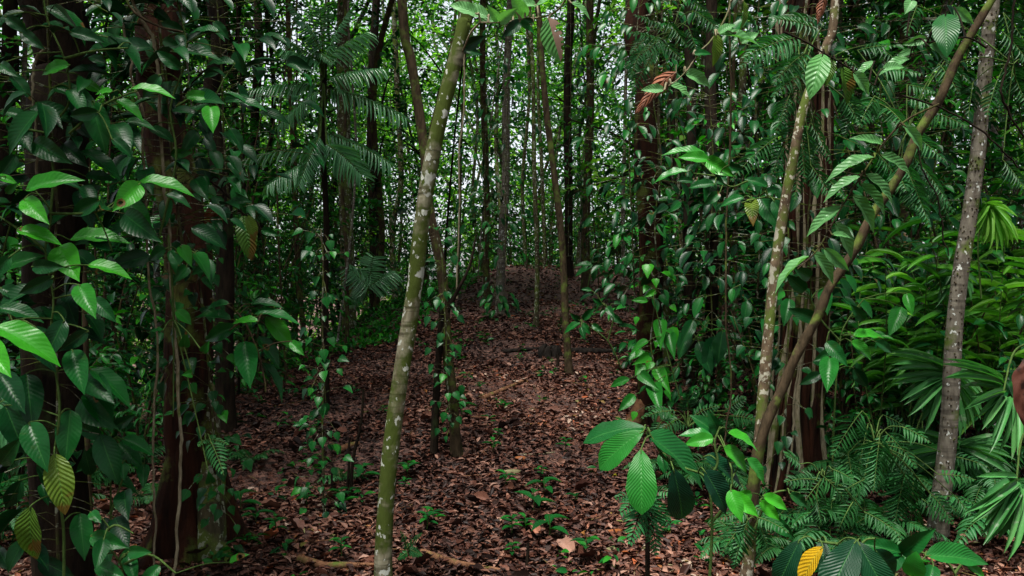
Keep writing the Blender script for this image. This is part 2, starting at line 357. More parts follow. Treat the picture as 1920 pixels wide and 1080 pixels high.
def wedge(n, y0, y1, power=1.0, margin=.72):
    """random ground points in view, denser towards the camera"""
    y = (y0 ** power + rng.random(n) * (y1 ** power - y0 ** power)) ** (1 / power)
    x = rng.uniform(-1, 1, n) * margin * y
    return x, y
def build_litter():
    mb = MB()
    for n, y0, y1, pw, l0, l1, T, lift in ((120000, 2.3, 9.5, 1.3, .02, .055, T_lit, .012), (30000, 2.3, 9.5, 1.4, .025, .075, T_lit2, .016), (40000, 9, 22, 1.2, .035, .085, T_lit, .012), (420, 2.5, 9, 1.3, .07, .13, T_bigA, .012), (380, 2.5, 9, 1.3, .06, .12, T_bigB, .02)):
        x, y = wedge(n, y0, y1, pw)
        z = gz(x, y) + rng.uniform(.0, lift, n)
        a = rng.uniform(0, 6.283, n); d = np.stack([np.cos(a), np.sin(a), rng.normal(.1, .15, n)], -1)
        # the leaves lie on the slope
        nm = jit(np.broadcast_to((-.0, -.13, 1.), (n, 3)), .3)
        bare = np.sin(x * 2.3 + 1.7 * np.sin(y * 1.9)) * np.sin(y * 2.7 + 1.3 * np.sin(x * 1.6)); l = rng.uniform(l0, l1, n) * np.where((bare > .45) & (rng.random(n) < .7), .35, 1); r = rng.beta(1.1, 1.6, n) * np.where(bare > .45, .7, 1)
        patch = .12 * np.sin(x * 1.7 + 1.3 * np.sin(y * 1.3)) + .08 * np.sin(y * 2.3 + x * .7) + .07 * np.sin(x * 5.1 + y * 3.3) - .04
        mb.inst(T, np.stack([x, y, z], -1), d, nm, l, l * rng.uniform(.3, .6, n), np.clip(r + patch, 0, 1))
    tag(mb.build('leaf_litter', M['litter']), label='carpet of fallen brown and reddish leaves over the forest floor', cat='leaf litter', kind='stuff')
build_litter()
def build_cover():
    mb = MB(); n = 1500
    x, y = wedge(n, 2.6, 17, 1.3, .68)
    keep = (np.sin(x * 1.9 + 2 * np.sin(y)) + rng.normal(0, .8, n) + np.where(x > .8 * y ** .8, .8, 0) + np.where(x < -.25 * y, .7, 0)) > .1
    x, y = x[keep], y[keep]; n = len(x); z = gz(x, y)
    for k in range(6):
        a = rng.uniform(0, 6.283, n); el = rng.uniform(-.2, .7, n)
        hgt = rng.uniform(.01, .07, n)
        d = np.stack([np.cos(a), np.sin(a), el], -1); l = rng.uniform(.02, .06, n) * (1 + .03 * y)
        mb.inst(T_mid, np.stack([x, y, z + hgt], -1) + d * .01, d, jit(np.broadcast_to((0, 0, 1.), (n, 3)), .3), l, l * .45, rng.uniform(.1, .7, n))
    # a mat of creeping green on the left flank of the ridge
    n = 2600; y = rng.uniform(8, 14.5, n); x = (-1.9 + .135 * y) - rng.gamma(2., .45, n) - .35
    d = jit(np.broadcast_to((0, -.3, .5), (n, 3)), .7)
    mb.inst(T_mid, np.stack([x, y, gz(x, y) + rng.uniform(.01, .08, n)], -1), d, jit(np.broadcast_to((0, 0, 1.), (n, 3)), .4), rng.uniform(.04, .09, n), .035, rng.uniform(.4, 1, n))
    tag(mb.build('ground_cover', M['small']), label='scattered tiny green sprouts and creeping plants on the forest floor', cat='ground cover', kind='stuff')
build_cover()
def build_twig_litter():
    mb = MB(); n = 420; x, y = wedge(n, 2.6, 13, 1.4)
    for i in range(n):
        a = rng.uniform(0, 3.14); l = rng.uniform(.06, .35)
        t = np.linspace(-.5, .5, 4)[:, None] * l
        q = np.array((x[i], y[i], 0)) + t * np.array((math.cos(a), math.sin(a), 0)) + np.array((math.sin(a), -math.cos(a), 0)) * (t ** 2) * rng.uniform(-1, 1)
        q[:, 2] = gz(q[:, 0], q[:, 1]) + .018
        mb.tube(q, (.003, .0015), 4, cap=False)
    tag(mb.build('twig_litter', M['deadwood']), label='thin broken twigs strewn through the fallen leaves', cat='twigs', kind='stuff')
build_twig_litter()

# ------------------------------------------------------------------ crowns shared by the taller trees
def crown_proto(k, rad, hgt, nsp, LL):
    fol = MB(); lim = MB()
    nb = 9
    ends = []
    for i in range(nb):
        a = i / nb * 6.283 + rng.uniform(-.3, .3); el = rng.uniform(.05, 1.1)
        e = np.array((math.cos(a) * rad * rng.uniform(.5, .95), math.sin(a) * rad * rng.uniform(.5, .95), hgt * el * .7))
        s0 = np.array((0, 0, -.6 * hgt * rng.uniform(0, .4)))
        q = smooth([s0, s0 * .4 + e * .45 + np.array((0, 0, .2)), e], 4); lim.tube(q, (.05, .012), 5, .1, i, cap=False)
        ends.append(q)
    P0 = np.vstack([q[3:] for q in ends]); idx = rng.integers(0, len(P0), nsp)
    org = P0[idx] + rng.normal(0, .3 * rad / 2, (nsp, 3)) * (1, 1, .6)
    dirs = unit(org * (1, 1, .3)) + rng.normal(0, .6, (nsp, 3))
    sprigs(fol, org, dirs, .5, 8, LL, T_far, wr=.5)
    fo = fol.build('crown', M['crown']); lo = lim.build('limb', M['b_mid'])
    return fo, lo
CROWN = [crown_proto(k, r_, h_, n_, l_) for k, (r_, h_, n_, l_) in enumerate(((2.3, 1.8, 520, .17), (3., 2.2, 760, .2), (1.5, 1.4, 300, .13)))]
used_crown = set()
def put_crown(parent, top, k, rz, sc=1.):
    """attach a crown (and its limbs) to the tree; the first use takes the prototype itself"""
    for o in CROWN[k]:
        if (k, o.name) in used_crown: c = o.copy(); COL.objects.link(c)
        else: c = o; used_crown.add((k, o.name))
        c.parent = parent; c.location = tuple(float(a - b) for a, b in zip(top, parent.location)); c.rotation_euler = (0, 0, rz); c.scale = (sc,) * 3

def traced_tree(name, label, pts, d, wpx, mat, H=8., crown=2, group=None, wtop=None, seg=12, rough=.05, base=True, flare=1.0, root_knots=None, csc=1., cat='tree', lean=(0, 0)):
    """pts: pixels of the stem from the ground up; wpx: width in pixels at the bottom"""
    q = [P(p[0], p[1], d if len(p) < 3 else p[2]) for p in pts]
    g = q[0].copy(); g[2] = float(gz(g[0], g[1])) - .06
    if base and q[0][2] - g[2] > .1:
        # carry the stem on down to the ground below the frame
        dv = unit(q[0] - q[1]); g = q[0] + dv * (q[0][2] - g[2]) / max(-dv[2], .3); g[2] = float(gz(g[0], g[1])) - .06; q = [g] + q
    else: q[0][2] = g[2]
    top = q[-1]; dv = unit(q[-1] - q[-2]); dv = unit(dv + np.array((0, 0, 1.2)))
    n_base = len(q)
    if top[2] < H:
        for s_ in (.35, .7, 1.): q.append(top + dv * (H - top[2]) / dv[2] * s_ + rng.normal(0, .05, 3) * (1, 1, 0) + np.array((lean[0], lean[1], 0)) * s_)
    q = np.array(q); qs = smooth(q, 8); wv = np.linspace(0, 9, len(qs)); pz = random.random() * 6; qs = qs + np.stack([np.sin(wv * 2.1 + pz), np.cos(wv * 1.7 + pz), 0 * wv], -1) * min(.012, .2 * wpx / F * d) * np.minimum(1, wv)[:, None]
    r0 = wpx / 2 / F * d; rt = (wtop or wpx * .85) / 2 / F * d
    kk = len(q) - 1; zf = [(i, r0 + (rt - r0) * min(1, i / max(1, n_base - 1))) for i in range(kk + 1)]
    rad = [r for _, r in zf]; 
    for i in range(n_base, kk + 1): rad[i] = rt * (1 - .55 * (i - n_base + 1) / max(1, kk + 1 - n_base))
    radf = np.interp(np.linspace(0, kk, len(qs)), range(kk + 1), rad)
    hz = qs[:, 2] - qs[0][2]
    radf = radf * (1 + .7 * flare * np.exp(-hz / max(.05, r0 * 2.2)))
    T_ = thing(name, label, cat, qs[0], group)
    MB().tube(qs, radf, seg, rough, random.random() * 6).build('trunk', M[mat], T_)
    if crown is not None: put_crown(T_, qs[-1], crown, random.uniform(0, 6.28), csc)
    return T_, qs, radf

# main leaning tree in the foreground
T0, q0, r0_ = traced_tree('leaning_tree', 'pale green mossy slim trunk leaning across the foreground with white lichen patches',
    [(722, 1080), (735, 860), (757, 640), (778, 500), (806, 350), (836, 190), (862, 50), (872, -30)], 3.1, 33, 'b_main', H=6.5, crown=2, wtop=26, seg=20, rough=.035, csc=.45)
# right-hand slim trunks
d_r = base_at(1755, 1012)
T1, q1, r1_ = traced_tree('warty_tree', 'pale grey slim trunk with small warts and lichen spots at the right side',
    [(1755, 1012), (1775, 800), (1792, 620), (1812, 440), (1836, 250), (1856, 60), (1862, -30)], d_r, 33, 'b_pale', H=7, crown=2, wtop=22, seg=16, rough=.03, csc=.5)
wb = MB()
th = rng.uniform(2.4, 5.2, 260); tt = rng.integers(2, 50, 260)
for a, k in zip(th, tt):
    k = min(k, len(q1) - 2); c = q1[k] + (q1[k + 1] - q1[k]) * rng.random(); r = r1_[k]
    n_ = np.array((math.cos(a + .8), math.sin(a + .8) , 0)); p_ = c + n_ * r * .93
    wb.tube([p_, p_ + n_ * rng.uniform(.003, .007)], (.0042, .0028), 6)
wb.build('bark_wart', M['b_brown'], T1)['kind'] = 'stuff'
# forked sapling: spotted stem and brown leaning branch that meet low down
d_s = 3.1
T2, q2, r2_ = traced_tree('forked_sapling', 'spotted slim stem forking near the ground with a brown diagonal branch in right foreground',
    [(1397, 1080), (1408, 960), (1425, 850), (1440, 650), (1450, 500), (1468, 400), (1490, 300), (1512, 190), (1545, 90), (1565, -10)], d_s, 24, 'b_spot', H=6, crown=2, wtop=16, rough=.05, csc=.4)
br = smooth(path_px([(1408, 965), (1416, 880), (1434, 800), (1462, 740), (1492, 668), (1530, 600), (1556, 538), (1602, 470), (1632, 410), (1690, 322), (1722, 250), (1762, 185), (1800, 100), (1866, -10), (1930, -110)], d_s - .06), 8)
MB().tube(br, (.023, .019, .0175, .017, .0175, .012), 12, .1, 2).build('branch', M['b_brown'], T2)
# two-stemmed tree behind the main trunk
d_p = base_at(855, 852)
T3, q3, r3_ = traced_tree('two_stemmed_tree', 'thin dark tree on two joined stems just right of the leaning trunk',
    [(856, 852), (848, 720), (836, 600), (828, 540), (817, 460), (806, 380), (800, 300), (785, 230), (768, 110), (757, 0)], d_p, 20, 'b_brown', H=9, crown=2, wtop=18, csc=.4)
MB().tube(smooth(path_px([(813, 856), (818, 740), (824, 650), (830, 570)], d_p - .02), 6), (.026, .02, .019), 8, .05).build('stem', M['b_dark'], T3)
MB().tube(smooth(path_px([(832, 600), (850, 560), (880, 500), (893, 440)], d_p), 6), (.016, .011, .006), 7, .05).build('branch', M['b_dark'], T3)

# slender trees on the ridge, left to right
ST = [
 ('thin pale mottled trunk with a leafy sprig at its foot, centre of the ridge', [(937, 592), (944, 400), (950, 200), (957, -20)], 20, 'b_pale', 16),
 ('straight pencil thin olive stem just right of the mottled trunk on the ridge', [(1005, 612), (1006, 430), (1000, 200), (992, -20)], 11, 'b_mid', 8),
 ('brown slim stem leaning left as it rises from the open leaf covered slope', [(1068, 702), (1060, 560), (1048, 420), (1030, 240), (1012, 60), (1004, -20)], 17, 'b_brown', 12),
 ('dark brown twin of the mottled trunk standing close on its left', [(913, 575), (912, 400), (908, 230), (906, -20)], 15, 'b_brown', 13),
 ('smooth brown tree behind the leaning brown stem with crooked side limb up high', [(1098, 545), (1100, 380), (1106, 190), (1108, -20)], 19, 'b_brown', 16),
 ('whitish thin bare stem left of the big red brown trunk', [(1167, 530), (1169, 400), (1170, 250), (1176, 60)], 9, 'b_pale', 7),
 ('dark straight trunk behind the slope between two brown stems', [(1066, 520), (1065, 300), (1066, 100), (1070, -20)], 19, 'b_dark', 17),
 ('thin dark stem leaning beside the leafy creeper on the left slope', [(650, 655), (652, 500), (640, 350), (650, 200), (646, 0)], 9, 'b_brown', 6),
 ('yellowish brown thin trunk at left edge of the leafy slope', [(573, 665), (562, 520), (552, 380), (548, 200), (540, 0)], 13, 'b_brown', 11),
 ('dark trunk wrapped in vines behind the palm on the left', [(703, 575), (700, 430), (697, 300), (700, 100), (705, -20)], 22, 'b_dark', 18),
 ('dark thin trunk with a kink behind the leaning pale tree', [(742, 560), (735, 430), (752, 330), (745, 150), (735, -20)], 14, 'b_mid', 11),
 ('slim dark trunk left of the palm among small bright leaves', [(482, 560), (484, 420), (478, 250), (486, 100), (480, -20)], 22, 'b_dark', 18),
 ('very thin straight stem between the mottled trunk and the leaning pale tree', [(858, 540), (862, 400), (868, 200), (872, 60)], 6, 'b_mid', 5),
 ('thin grey stem rising beside the brown leaning stem top', [(1020, 470), (1016, 300), (1008, 150), (1010, -20)], 9, 'b_mid', 7),
 ('pale wavy stem near the right of the mottled trunk in the distance', [(985, 470), (980, 330), (992, 160), (985, -20)], 8, 'b_mid', 7),
 ('dark trunk standing just right of the big red brown trunk', [(1303, 765), (1296, 600), (1290, 400), (1296, 200), (1290, -20)], 24, 'b_dark', 20),
 ('black thick trunk behind hanging leaves in the middle right', [(1328, 770), (1330, 640), (1334, 500), (1338, 340), (1330, 150), (1335, -20)], 30, 'b_dark', 24),
 ('grey lichened trunk touching the big red brown trunk on its right', [(1247, 770), (1250, 620), (1240, 480), (1232, 330), (1226, 150), (1222, -20)], 19, 'b_mid', 16),
 ('thin brown stem in the gap between the dark trunks and the forked sapling', [(1372, 730), (1378, 560), (1380, 400), (1374, 200), (1380, 0)], 9, 'b_brown', 8),
 ('smooth dark trunk rising left of the fern curtain', [(1395, 640), (1398, 450), (1388, 300), (1392, 100), (1385, -20)], 18, 'b_mid', 16),
 ('thin dark brown stem beside the black leafy trunk at far left', [(172, 1010), (160, 700), (152, 400), (156, 200), (148, -20)], 13, 'b_brown', 12),
 ('slim dark stem standing between the two big vine covered trunks', [(222, 760), (226, 600), (220, 400), (224, 200), (218, -20)], 12, 'b_dark', 10),
 ('dark stem right of the buttressed trunk in the shade', [(470, 700), (455, 560), (450, 420), (440, 200), (452, -20)], 12, 'b_dark', 10),
 ('pale bent trunk high in the right background above the ferns', [(1640, 560), (1625, 380), (1610, 200), (1620, 60), (1600, -30)], 22, 'b_spot', 18),
]
for lab, pts, wp, mt, wt in ST:
    d = base_at(*pts[0]); d = min(d, 15.)
    wp *= .85; wt *= .85
    traced_tree('slender_tree', lab, pts, d, wp, mt, H=6.5 + d * .28 + random.uniform(-.6, .6), crown=random.choice((0, 2)), wtop=wt, group='slender trees on and around the ridge', csc=random.uniform(.35, .55), flare=.6, rough=.06)

# big trunks
d_big = base_at(1222, 788)
TR, qR, rR = traced_tree('red_trunk_tree', 'big reddish brown trunk in the middle right with root spreading at its foot',
    [(1222, 790), (1220, 640), (1218, 480), (1214, 320), (1212, 150), (1208, -30)], d_big, 46, 'b_red', H=10, crown=0, lean=(3., .5), wtop=42, seg=22, rough=.07, flare=.9)
for pts in ([(1215, 745, d_big), (1185, 725, d_big - .1), (1165, 735, d_big - .25), (1148, 745, d_big - .4)], [(1235, 770, d_big), (1250, 790, d_big - .25), (1262, 805, d_big - .5)]):
    q = path_px(pts, d_big); q[1:, 2] = np.maximum(gz(q[1:, 0], q[1:, 1]) + .02, gz(q[1:, 0], q[1:, 1])); MB().tube(smooth(q, 6), (.07, .05, .03), 9, .12).build('root', M['deadwood'], TR)
TL, qL, rL = traced_tree('buttressed_tree', 'big reddish dark trunk at left with spreading mossy buttress base, draped in vines',
    [(368, 1060), (366, 930), (362, 800), (356, 640), (345, 480), (325, 320), (305, 160), (290, -30)], 3.45, 92, 'b_red', H=10, crown=2, lean=(-.6, 2.), wtop=74, seg=40, rough=.05, flare=.2)
for k, (a, ln, hh, mt) in enumerate(((-.7, .2, .75, 'b_mid'), (-2.3, .24, .8, 'b_red'), (-1.5, .16, .6, 'b_red'), (3.3, .22, .7, 'b_red'), (.3, .22, .7, 'b_red'))):
    b0 = np.array(qL[0]); mb = MB(); c_ = []
    dirv = np.array((math.cos(a), math.sin(a), 0))
    for t in np.linspace(0, 1, 12):
        x_ = b0[:2] + dirv[:2] * (.06 + t * ln); zt = hh * (1 - t) ** 2.4; g_ = float(gz(*x_)) - .05
        c_.append(np.array((x_[0], x_[1], g_)) ); c_.append(np.array((x_[0], x_[1], g_ + .06 + zt)))
    side = np.array((-dirv[1], dirv[0], 0)); V = []
    for i in range(12):
        t = i / 11; th_ = .055 * (1 - t) + .02
        lo, hi = c_[2 * i], c_[2 * i + 1]; wob = side * .02 * math.sin(i * .9 + k)
        for f_, w__ in ((0, 1.3), (.35, 1.1), (.7, .95), (.92, .7), (1, .0), (.92, -.7), (.7, -.95), (.35, -1.1), (0, -1.3)):
            V.append(lo + (hi - lo) * f_ + side * th_ * w__ + wob)
    V = np.array(V); i = np.arange(11)[:, None] * 9; j = np.arange(8)[None]
    mb.add(V, np.stack([i + j, i + j + 1, i + 9 + j + 1, i + 9 + j], -1)); mb.add(V[-9:], [(0, 1, 7, 8), (1, 2, 6, 7), (2, 3, 5, 6)])
    mb.build('buttress', M[mt], TL)
TB, qB, rB = traced_tree('black_trunk_tree', 'thick black trunk at the far left edge almost hidden behind big climbing leaves',
    [(112, 1080), (108, 800), (102, 500), (98, 200), (95, -30)], 2.95, 90, 'b_dark', H=10, crown=2, lean=(-1.2, -2.4), wtop=110, seg=30, rough=.06, flare=.4)  # lean moves the unseen crown so that it shades the left climbers
TB2, _, _ = traced_tree('dark_trunk_tree', 'dark broad trunk in shadow between the palm and the buttressed tree',
    [(420, 800), (425, 600), (415, 400), (400, 200), (395, -20)], 5.2, 34, 'b_dark', H=9, crown=0, lean=(-2.5, 0), wtop=30, seg=18)
# strangler fig with cord-like roots
d_f = 4.3
TF, qF, rF = traced_tree('strangler_fig', 'very dark broad trunk wrapped in cord-like hanging roots behind the forked sapling',
    [(1490, 905), (1494, 780), (1500, 640), (1508, 480), (1515, 320), (1510, 150), (1505, -30)], d_f, 78, 'b_dark', H=10, crown=1, lean=(2.5, 0), wtop=72, seg=34, rough=.08, flare=.6)
rt = MB(); rt2 = MB()
for k in range(34):
    a0 = rng.uniform(-3.3, .3); q = []; ph = rng.uniform(0, 6.28); x0 = rng.uniform(.0, .5)
    for j in range(0, len(qF), 4):
        a = a0 + .3 * math.sin(j * .12 + ph); r = rF[j] * rng.uniform(1.0, 1.16)
        q.append(qF[j] + np.array((math.cos(a) * r, math.sin(a) * r, 0)))
    (rt if k % 3 else rt2).tube(smooth(q, 3), (rng.uniform(.008, .02), .006), 6, .1, k, cap=False)
rt.build('hanging_roots', M['b_red'], TF); rt2.build('pale_roots', M['vine'], TF)
for k, pts in enumerate(([(1600, 800), (1590, 640), (1570, 480), (1560, 330)], [(1640, 790), (1638, 600), (1640, 450), (1650, 320)])):
    pass

# ------------------------------------------------------------------ vines and hanging lianas
def liana(label, pts, d, r, mat='vine', leaves=0, T=T_mid, L=.06, group='bare lianas hanging between the trunks', lm='broad', rn=(.3, .9)):
    q = smooth(path_px(pts, d), 8); q = q + np.cumsum(rng.normal(0, .0022, q.shape), 0) * (1, 1, 0)
    T_ = thing('hanging_vine', label, 'vine', q[-1], group)
    MB().tube(q, (r, r * .9), 7, .12, random.random() * 6).build('stem', M[mat], T_)
    if leaves:
        mb = MB(); idx = rng.integers(0, len(q), leaves); a = rng.uniform(0, 6.28, leaves)
        dd = np.stack([np.cos(a), np.sin(a) * .7, rng.uniform(-1.2, .1, leaves)], -1)
        nm = jit(np.broadcast_to((0, -.8, .7), (leaves, 3)), .35)
        l = L * rng.uniform(.6, 1.3, leaves)
        mb.inst(T, q[idx] + dd * .015, dd, nm, l, l * .6, rng.uniform(*rn, leaves)); mb.build('foliage', M[lm], T_)
    return T_, q
liana('pale liana hanging in front of the buttressed trunk from the top to the ground', [(240, -20), (268, 40), (290, 75), (297, 130), (297, 230), (305, 330), (315, 440), (325, 560), (336, 680), (338, 800), (345, 900), (343, 1020), (340, 1090)], 2.9, .0062)
liana('thinner grey liana hanging left of the buttressed trunk', [(268, 260), (272, 400), (282, 540), (297, 660), (292, 800), (290, 900), (299, 1000), (301, 1090)], 2.95, .0045)
liana('twisted liana crossing the upper left corner beside the black trunk', [(85, 90), (66, 110), (60, 150), (60, 190), (68, 240), (66, 330)], 2.7, .005)
liana('thin looping liana at top left between the big trunks', [(205, -10), (218, 30), (232, 70), (246, 115), (250, 160), (262, 190), (268, 260)], 2.9, .005)
liana('brown liana slanting across the top of the buttressed trunk', [(228, -20), (250, 25), (300, 50), (340, 60)], 2.8, .0045, 'b_brown')
liana('long straight liana hanging behind the leaning pale trunk', [(868, 90), (870, 180), (862, 300), (858, 430), (855, 560)], 5.2, .006)
liana('thin liana hanging left of the forked sapling over the dark trunks', [(1366, 0), (1372, 200), (1366, 420), (1368, 600), (1378, 700), (1366, 830)], 3.9, .005, 'b_brown')
liana('pale rope-like liana on the strangler fig', [(1500, 600), (1498, 680), (1490, 760), (1486, 830), (1475, 900)], 3.9, .006)
liana('dark twig-like liana arching at the right edge in front of the warty trunk', [(1905, -10), (1898, 90), (1885, 180), (1930, 260)], 2.6, .004, 'b_dark')
liana('dark thin liana running down right across the warty trunk', [(1690, 180), (1760, 200), (1830, 235), (1890, 280), (1925, 315)], 2.5, .003, 'b_dark')
liana('dark slack liana below the brown diagonal branch', [(1720, 270), (1740, 330), (1765, 380), (1772, 440), (1780, 480)], 2.9, .003, 'b_dark')

def creeper(label, pts, d, nleaf, L, T=T_midh, rn=(.2, .7), spread=.1, group='leafy creepers climbing the trunks', lm='broad', front=True, wr=.75, flat=False):
    q = smooth(path_px(pts, d), 8)
    T_ = thing('leafy_creeper', label, 'creeper', q[0], group)
    sm = MB().tube(q, (.006, .004), 6, .1)
    mb = MB(); idx = rng.integers(0, len(q), nleaf)
    a = rng.uniform(-math.pi if front else 0, 0 if front else 6.28, nleaf); rr = spread * rng.uniform(.3, 1.2, nleaf)
    off = np.stack([np.cos(a) * rr, np.sin(a) * rr * .7, rng.normal(0, .04, nleaf)], -1)
    b = q[idx] + off
    dd = unit(off) * .6 + np.stack([np.zeros(nleaf), np.full(nleaf, -.2), rng.uniform(-1.1, -.3, nleaf)], -1)
    nm = jit(np.broadcast_to((0, -.75, .75), (nleaf, 3)), .3) + off * 3
    l = L * rng.uniform(.55, 1.25, nleaf)
    if flat:
        sg = np.where(off[:, 0] + rng.normal(0, .1, nleaf) > 0, 1, -1)
        dd = np.stack([sg * rng.uniform(.2, 1., nleaf), rng.uniform(-.9, .1, nleaf), rng.uniform(-.75, .15, nleaf)], -1); nm = jit(np.broadcast_to((0, -.45, .9), (nleaf, 3)), .35); l = L * rng.uniform(.45, 1.4, nleaf)
    mb.inst(T, b, dd, nm, l, l * wr, np.clip(rng.uniform(*rn, nleaf) + rng.normal(0, .1, nleaf), 0, 1))
    for k in range(0, nleaf): sm.tube([q[idx[k]], (q[idx[k]] + b[k]) / 2 + (0, 0, .01), b[k]], .0018, 3, cap=False)
    mb.build('foliage', M[lm], T_); sm.build('stem', M['b_mid'], T_)
    return T_
creeper('heart leaved creeper wrapping the thin dark post in the left middle ground', [(606, 962), (606, 880), (604, 800), (607, 700), (604, 600), (606, 500), (602, 430)], base_at(606, 965), 95, .052, spread=.1, rn=(.1, .6))
creeper('large leaved creeper at the foot of the big red brown trunk', [(1225, 790), (1228, 700), (1220, 640), (1228, 560), (1220, 500)], d_big - .35, 22, .1, spread=.14, rn=(.5, .95))
creeper('fine creeper running up the big red brown trunk towards the top', [(1235, 520), (1228, 420), (1240, 300), (1225, 180), (1232, 60), (1228, -20)], d_big - .3, 70, .075, spread=.2, rn=(.05, .5), T=T_mid, wr=.45)
creeper('small leaved creeper on the right side of the buttressed trunk', [(420, 960), (405, 860), (395, 740), (385, 620), (372, 520), (360, 460)], 3.15, 90, .05, spread=.11, rn=(.1, .55))
creeper('small leaved creeper on the left side of the buttressed trunk', [(330, 700), (325, 600), (318, 500), (310, 420)], 3.05, 22, .06, spread=.1, rn=(.2, .6))
creeper('dense creeper hiding the upper part of the buttressed trunk', [(335, 420), (330, 340), (318, 240), (305, 140), (298, 40), (296, -20)], 3.1, 80, .1, spread=.26, rn=(.02, .4), T=T_mid, wr=.45)
creeper('creeper clothing the two dark stems right of the leaning pale tree', [(846, 800), (838, 700), (836, 620), (832, 560), (828, 480), (812, 420)], d_p - .08, 60, .055, spread=.09, rn=(.1, .55))
creeper('leaf tuft around the foot of the mottled trunk on the ridge', [(935, 600), (932, 570), (928, 545), (925, 520)], base_at(937, 592) - .25, 34, .11, spread=.2, rn=(.15, .6), T=T_mid, wr=.45)
creeper('dark creeper on the black trunk behind the hanging leaves', [(1330, 730), (1335, 600), (1330, 470), (1338, 330), (1330, 180)], 5.3, 120, .1, spread=.35, rn=(.0, .35), T=T_mid, wr=.45)
creeper('sparse creeper climbing the strangler fig on its left edge', [(1470, 860), (1475, 700), (1480, 560), (1478, 420)], 3.85, 40, .07, spread=.2, rn=(.0, .3))

T_big = leaf_t(8, 1, 'drip', .25, .12, .01)
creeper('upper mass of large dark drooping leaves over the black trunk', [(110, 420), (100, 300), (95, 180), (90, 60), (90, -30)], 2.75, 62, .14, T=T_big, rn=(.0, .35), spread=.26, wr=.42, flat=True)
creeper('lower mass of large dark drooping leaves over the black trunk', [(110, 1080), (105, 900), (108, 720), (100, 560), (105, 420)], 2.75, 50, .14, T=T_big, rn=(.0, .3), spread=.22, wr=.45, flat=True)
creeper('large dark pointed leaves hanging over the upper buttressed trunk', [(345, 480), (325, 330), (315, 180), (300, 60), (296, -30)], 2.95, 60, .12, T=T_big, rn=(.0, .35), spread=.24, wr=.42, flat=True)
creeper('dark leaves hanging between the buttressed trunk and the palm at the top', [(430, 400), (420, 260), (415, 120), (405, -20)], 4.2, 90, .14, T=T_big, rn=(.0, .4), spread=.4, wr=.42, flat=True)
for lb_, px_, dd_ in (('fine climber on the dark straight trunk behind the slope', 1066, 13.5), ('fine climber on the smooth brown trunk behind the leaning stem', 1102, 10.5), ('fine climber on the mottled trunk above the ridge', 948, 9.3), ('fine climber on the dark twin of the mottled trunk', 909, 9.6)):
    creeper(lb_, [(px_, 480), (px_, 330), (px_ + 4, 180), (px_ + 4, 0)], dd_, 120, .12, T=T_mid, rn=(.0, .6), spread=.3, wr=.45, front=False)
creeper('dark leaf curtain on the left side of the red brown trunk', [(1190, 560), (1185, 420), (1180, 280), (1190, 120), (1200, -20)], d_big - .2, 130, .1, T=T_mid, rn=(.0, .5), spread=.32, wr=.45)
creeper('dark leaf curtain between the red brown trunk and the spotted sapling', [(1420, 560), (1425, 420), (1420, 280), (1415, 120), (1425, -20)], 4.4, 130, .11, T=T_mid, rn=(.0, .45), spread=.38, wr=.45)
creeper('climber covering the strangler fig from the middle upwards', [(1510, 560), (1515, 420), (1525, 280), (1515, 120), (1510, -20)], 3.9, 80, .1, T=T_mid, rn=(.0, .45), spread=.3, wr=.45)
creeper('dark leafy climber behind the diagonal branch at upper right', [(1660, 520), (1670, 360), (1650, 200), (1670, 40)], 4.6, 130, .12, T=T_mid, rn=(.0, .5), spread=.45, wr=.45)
# ------------------------------------------------------------------ leaves traced one by one
def hero(parent, bx, by, tx, ty, wpx, tone, d=2.8, T=T_hero, mat='broad', ratio=.44, name='leaf', dj=None, flip=1, stalk=None, node=None, maxL=1.7):
    b = P(bx, by, d); e = P(tx, ty, d); L = np.linalg.norm(e - b); Wm = wpx / F * d
    rt_ = Wm / (ratio * L)
    view = unit(np.array((0, 0, CAMZ)) - b); dr = unit(e - b)
    if rt_ > 1:
        Lt = min(L * maxL, Wm / ratio); k = math.sqrt(max(0, Lt * Lt - L * L)) / Lt
        dr = unit(dr * math.sqrt(1 - k * k) + view * k * .9); ft = 1; L = Lt
    else: ft = max(rt_, .25)
    sd = unit(np.cross(dr, view)); nf = unit(np.cross(sd, dr)); 
    if nf.dot(view) < 0: nf = -nf
    edge = unit(np.cross(dr, nf)); edge = edge if edge[2] > 0 else -edge
    n = nf * ft + edge * math.sqrt(max(0, 1 - ft * ft)) * flip
    n = unit(n + rng.normal(0, .05, 3))
    o = MB().inst(T, b, dr, n, L * 1.04, max(Wm / max(ft, .3), Wm), tone).build(name, M[mat], parent)
    if stalk is not None and node is not None:
        nd = np.asarray(node[np.argmin(np.linalg.norm(np.asarray(node) - b, axis=1))])
        m = (nd + b) / 2 + np.array((0, 0, .012)); stalk.tube(smooth([nd, m, b, b + dr * L * .08], 4), (.0028, .002), 5, cap=False)
    return o
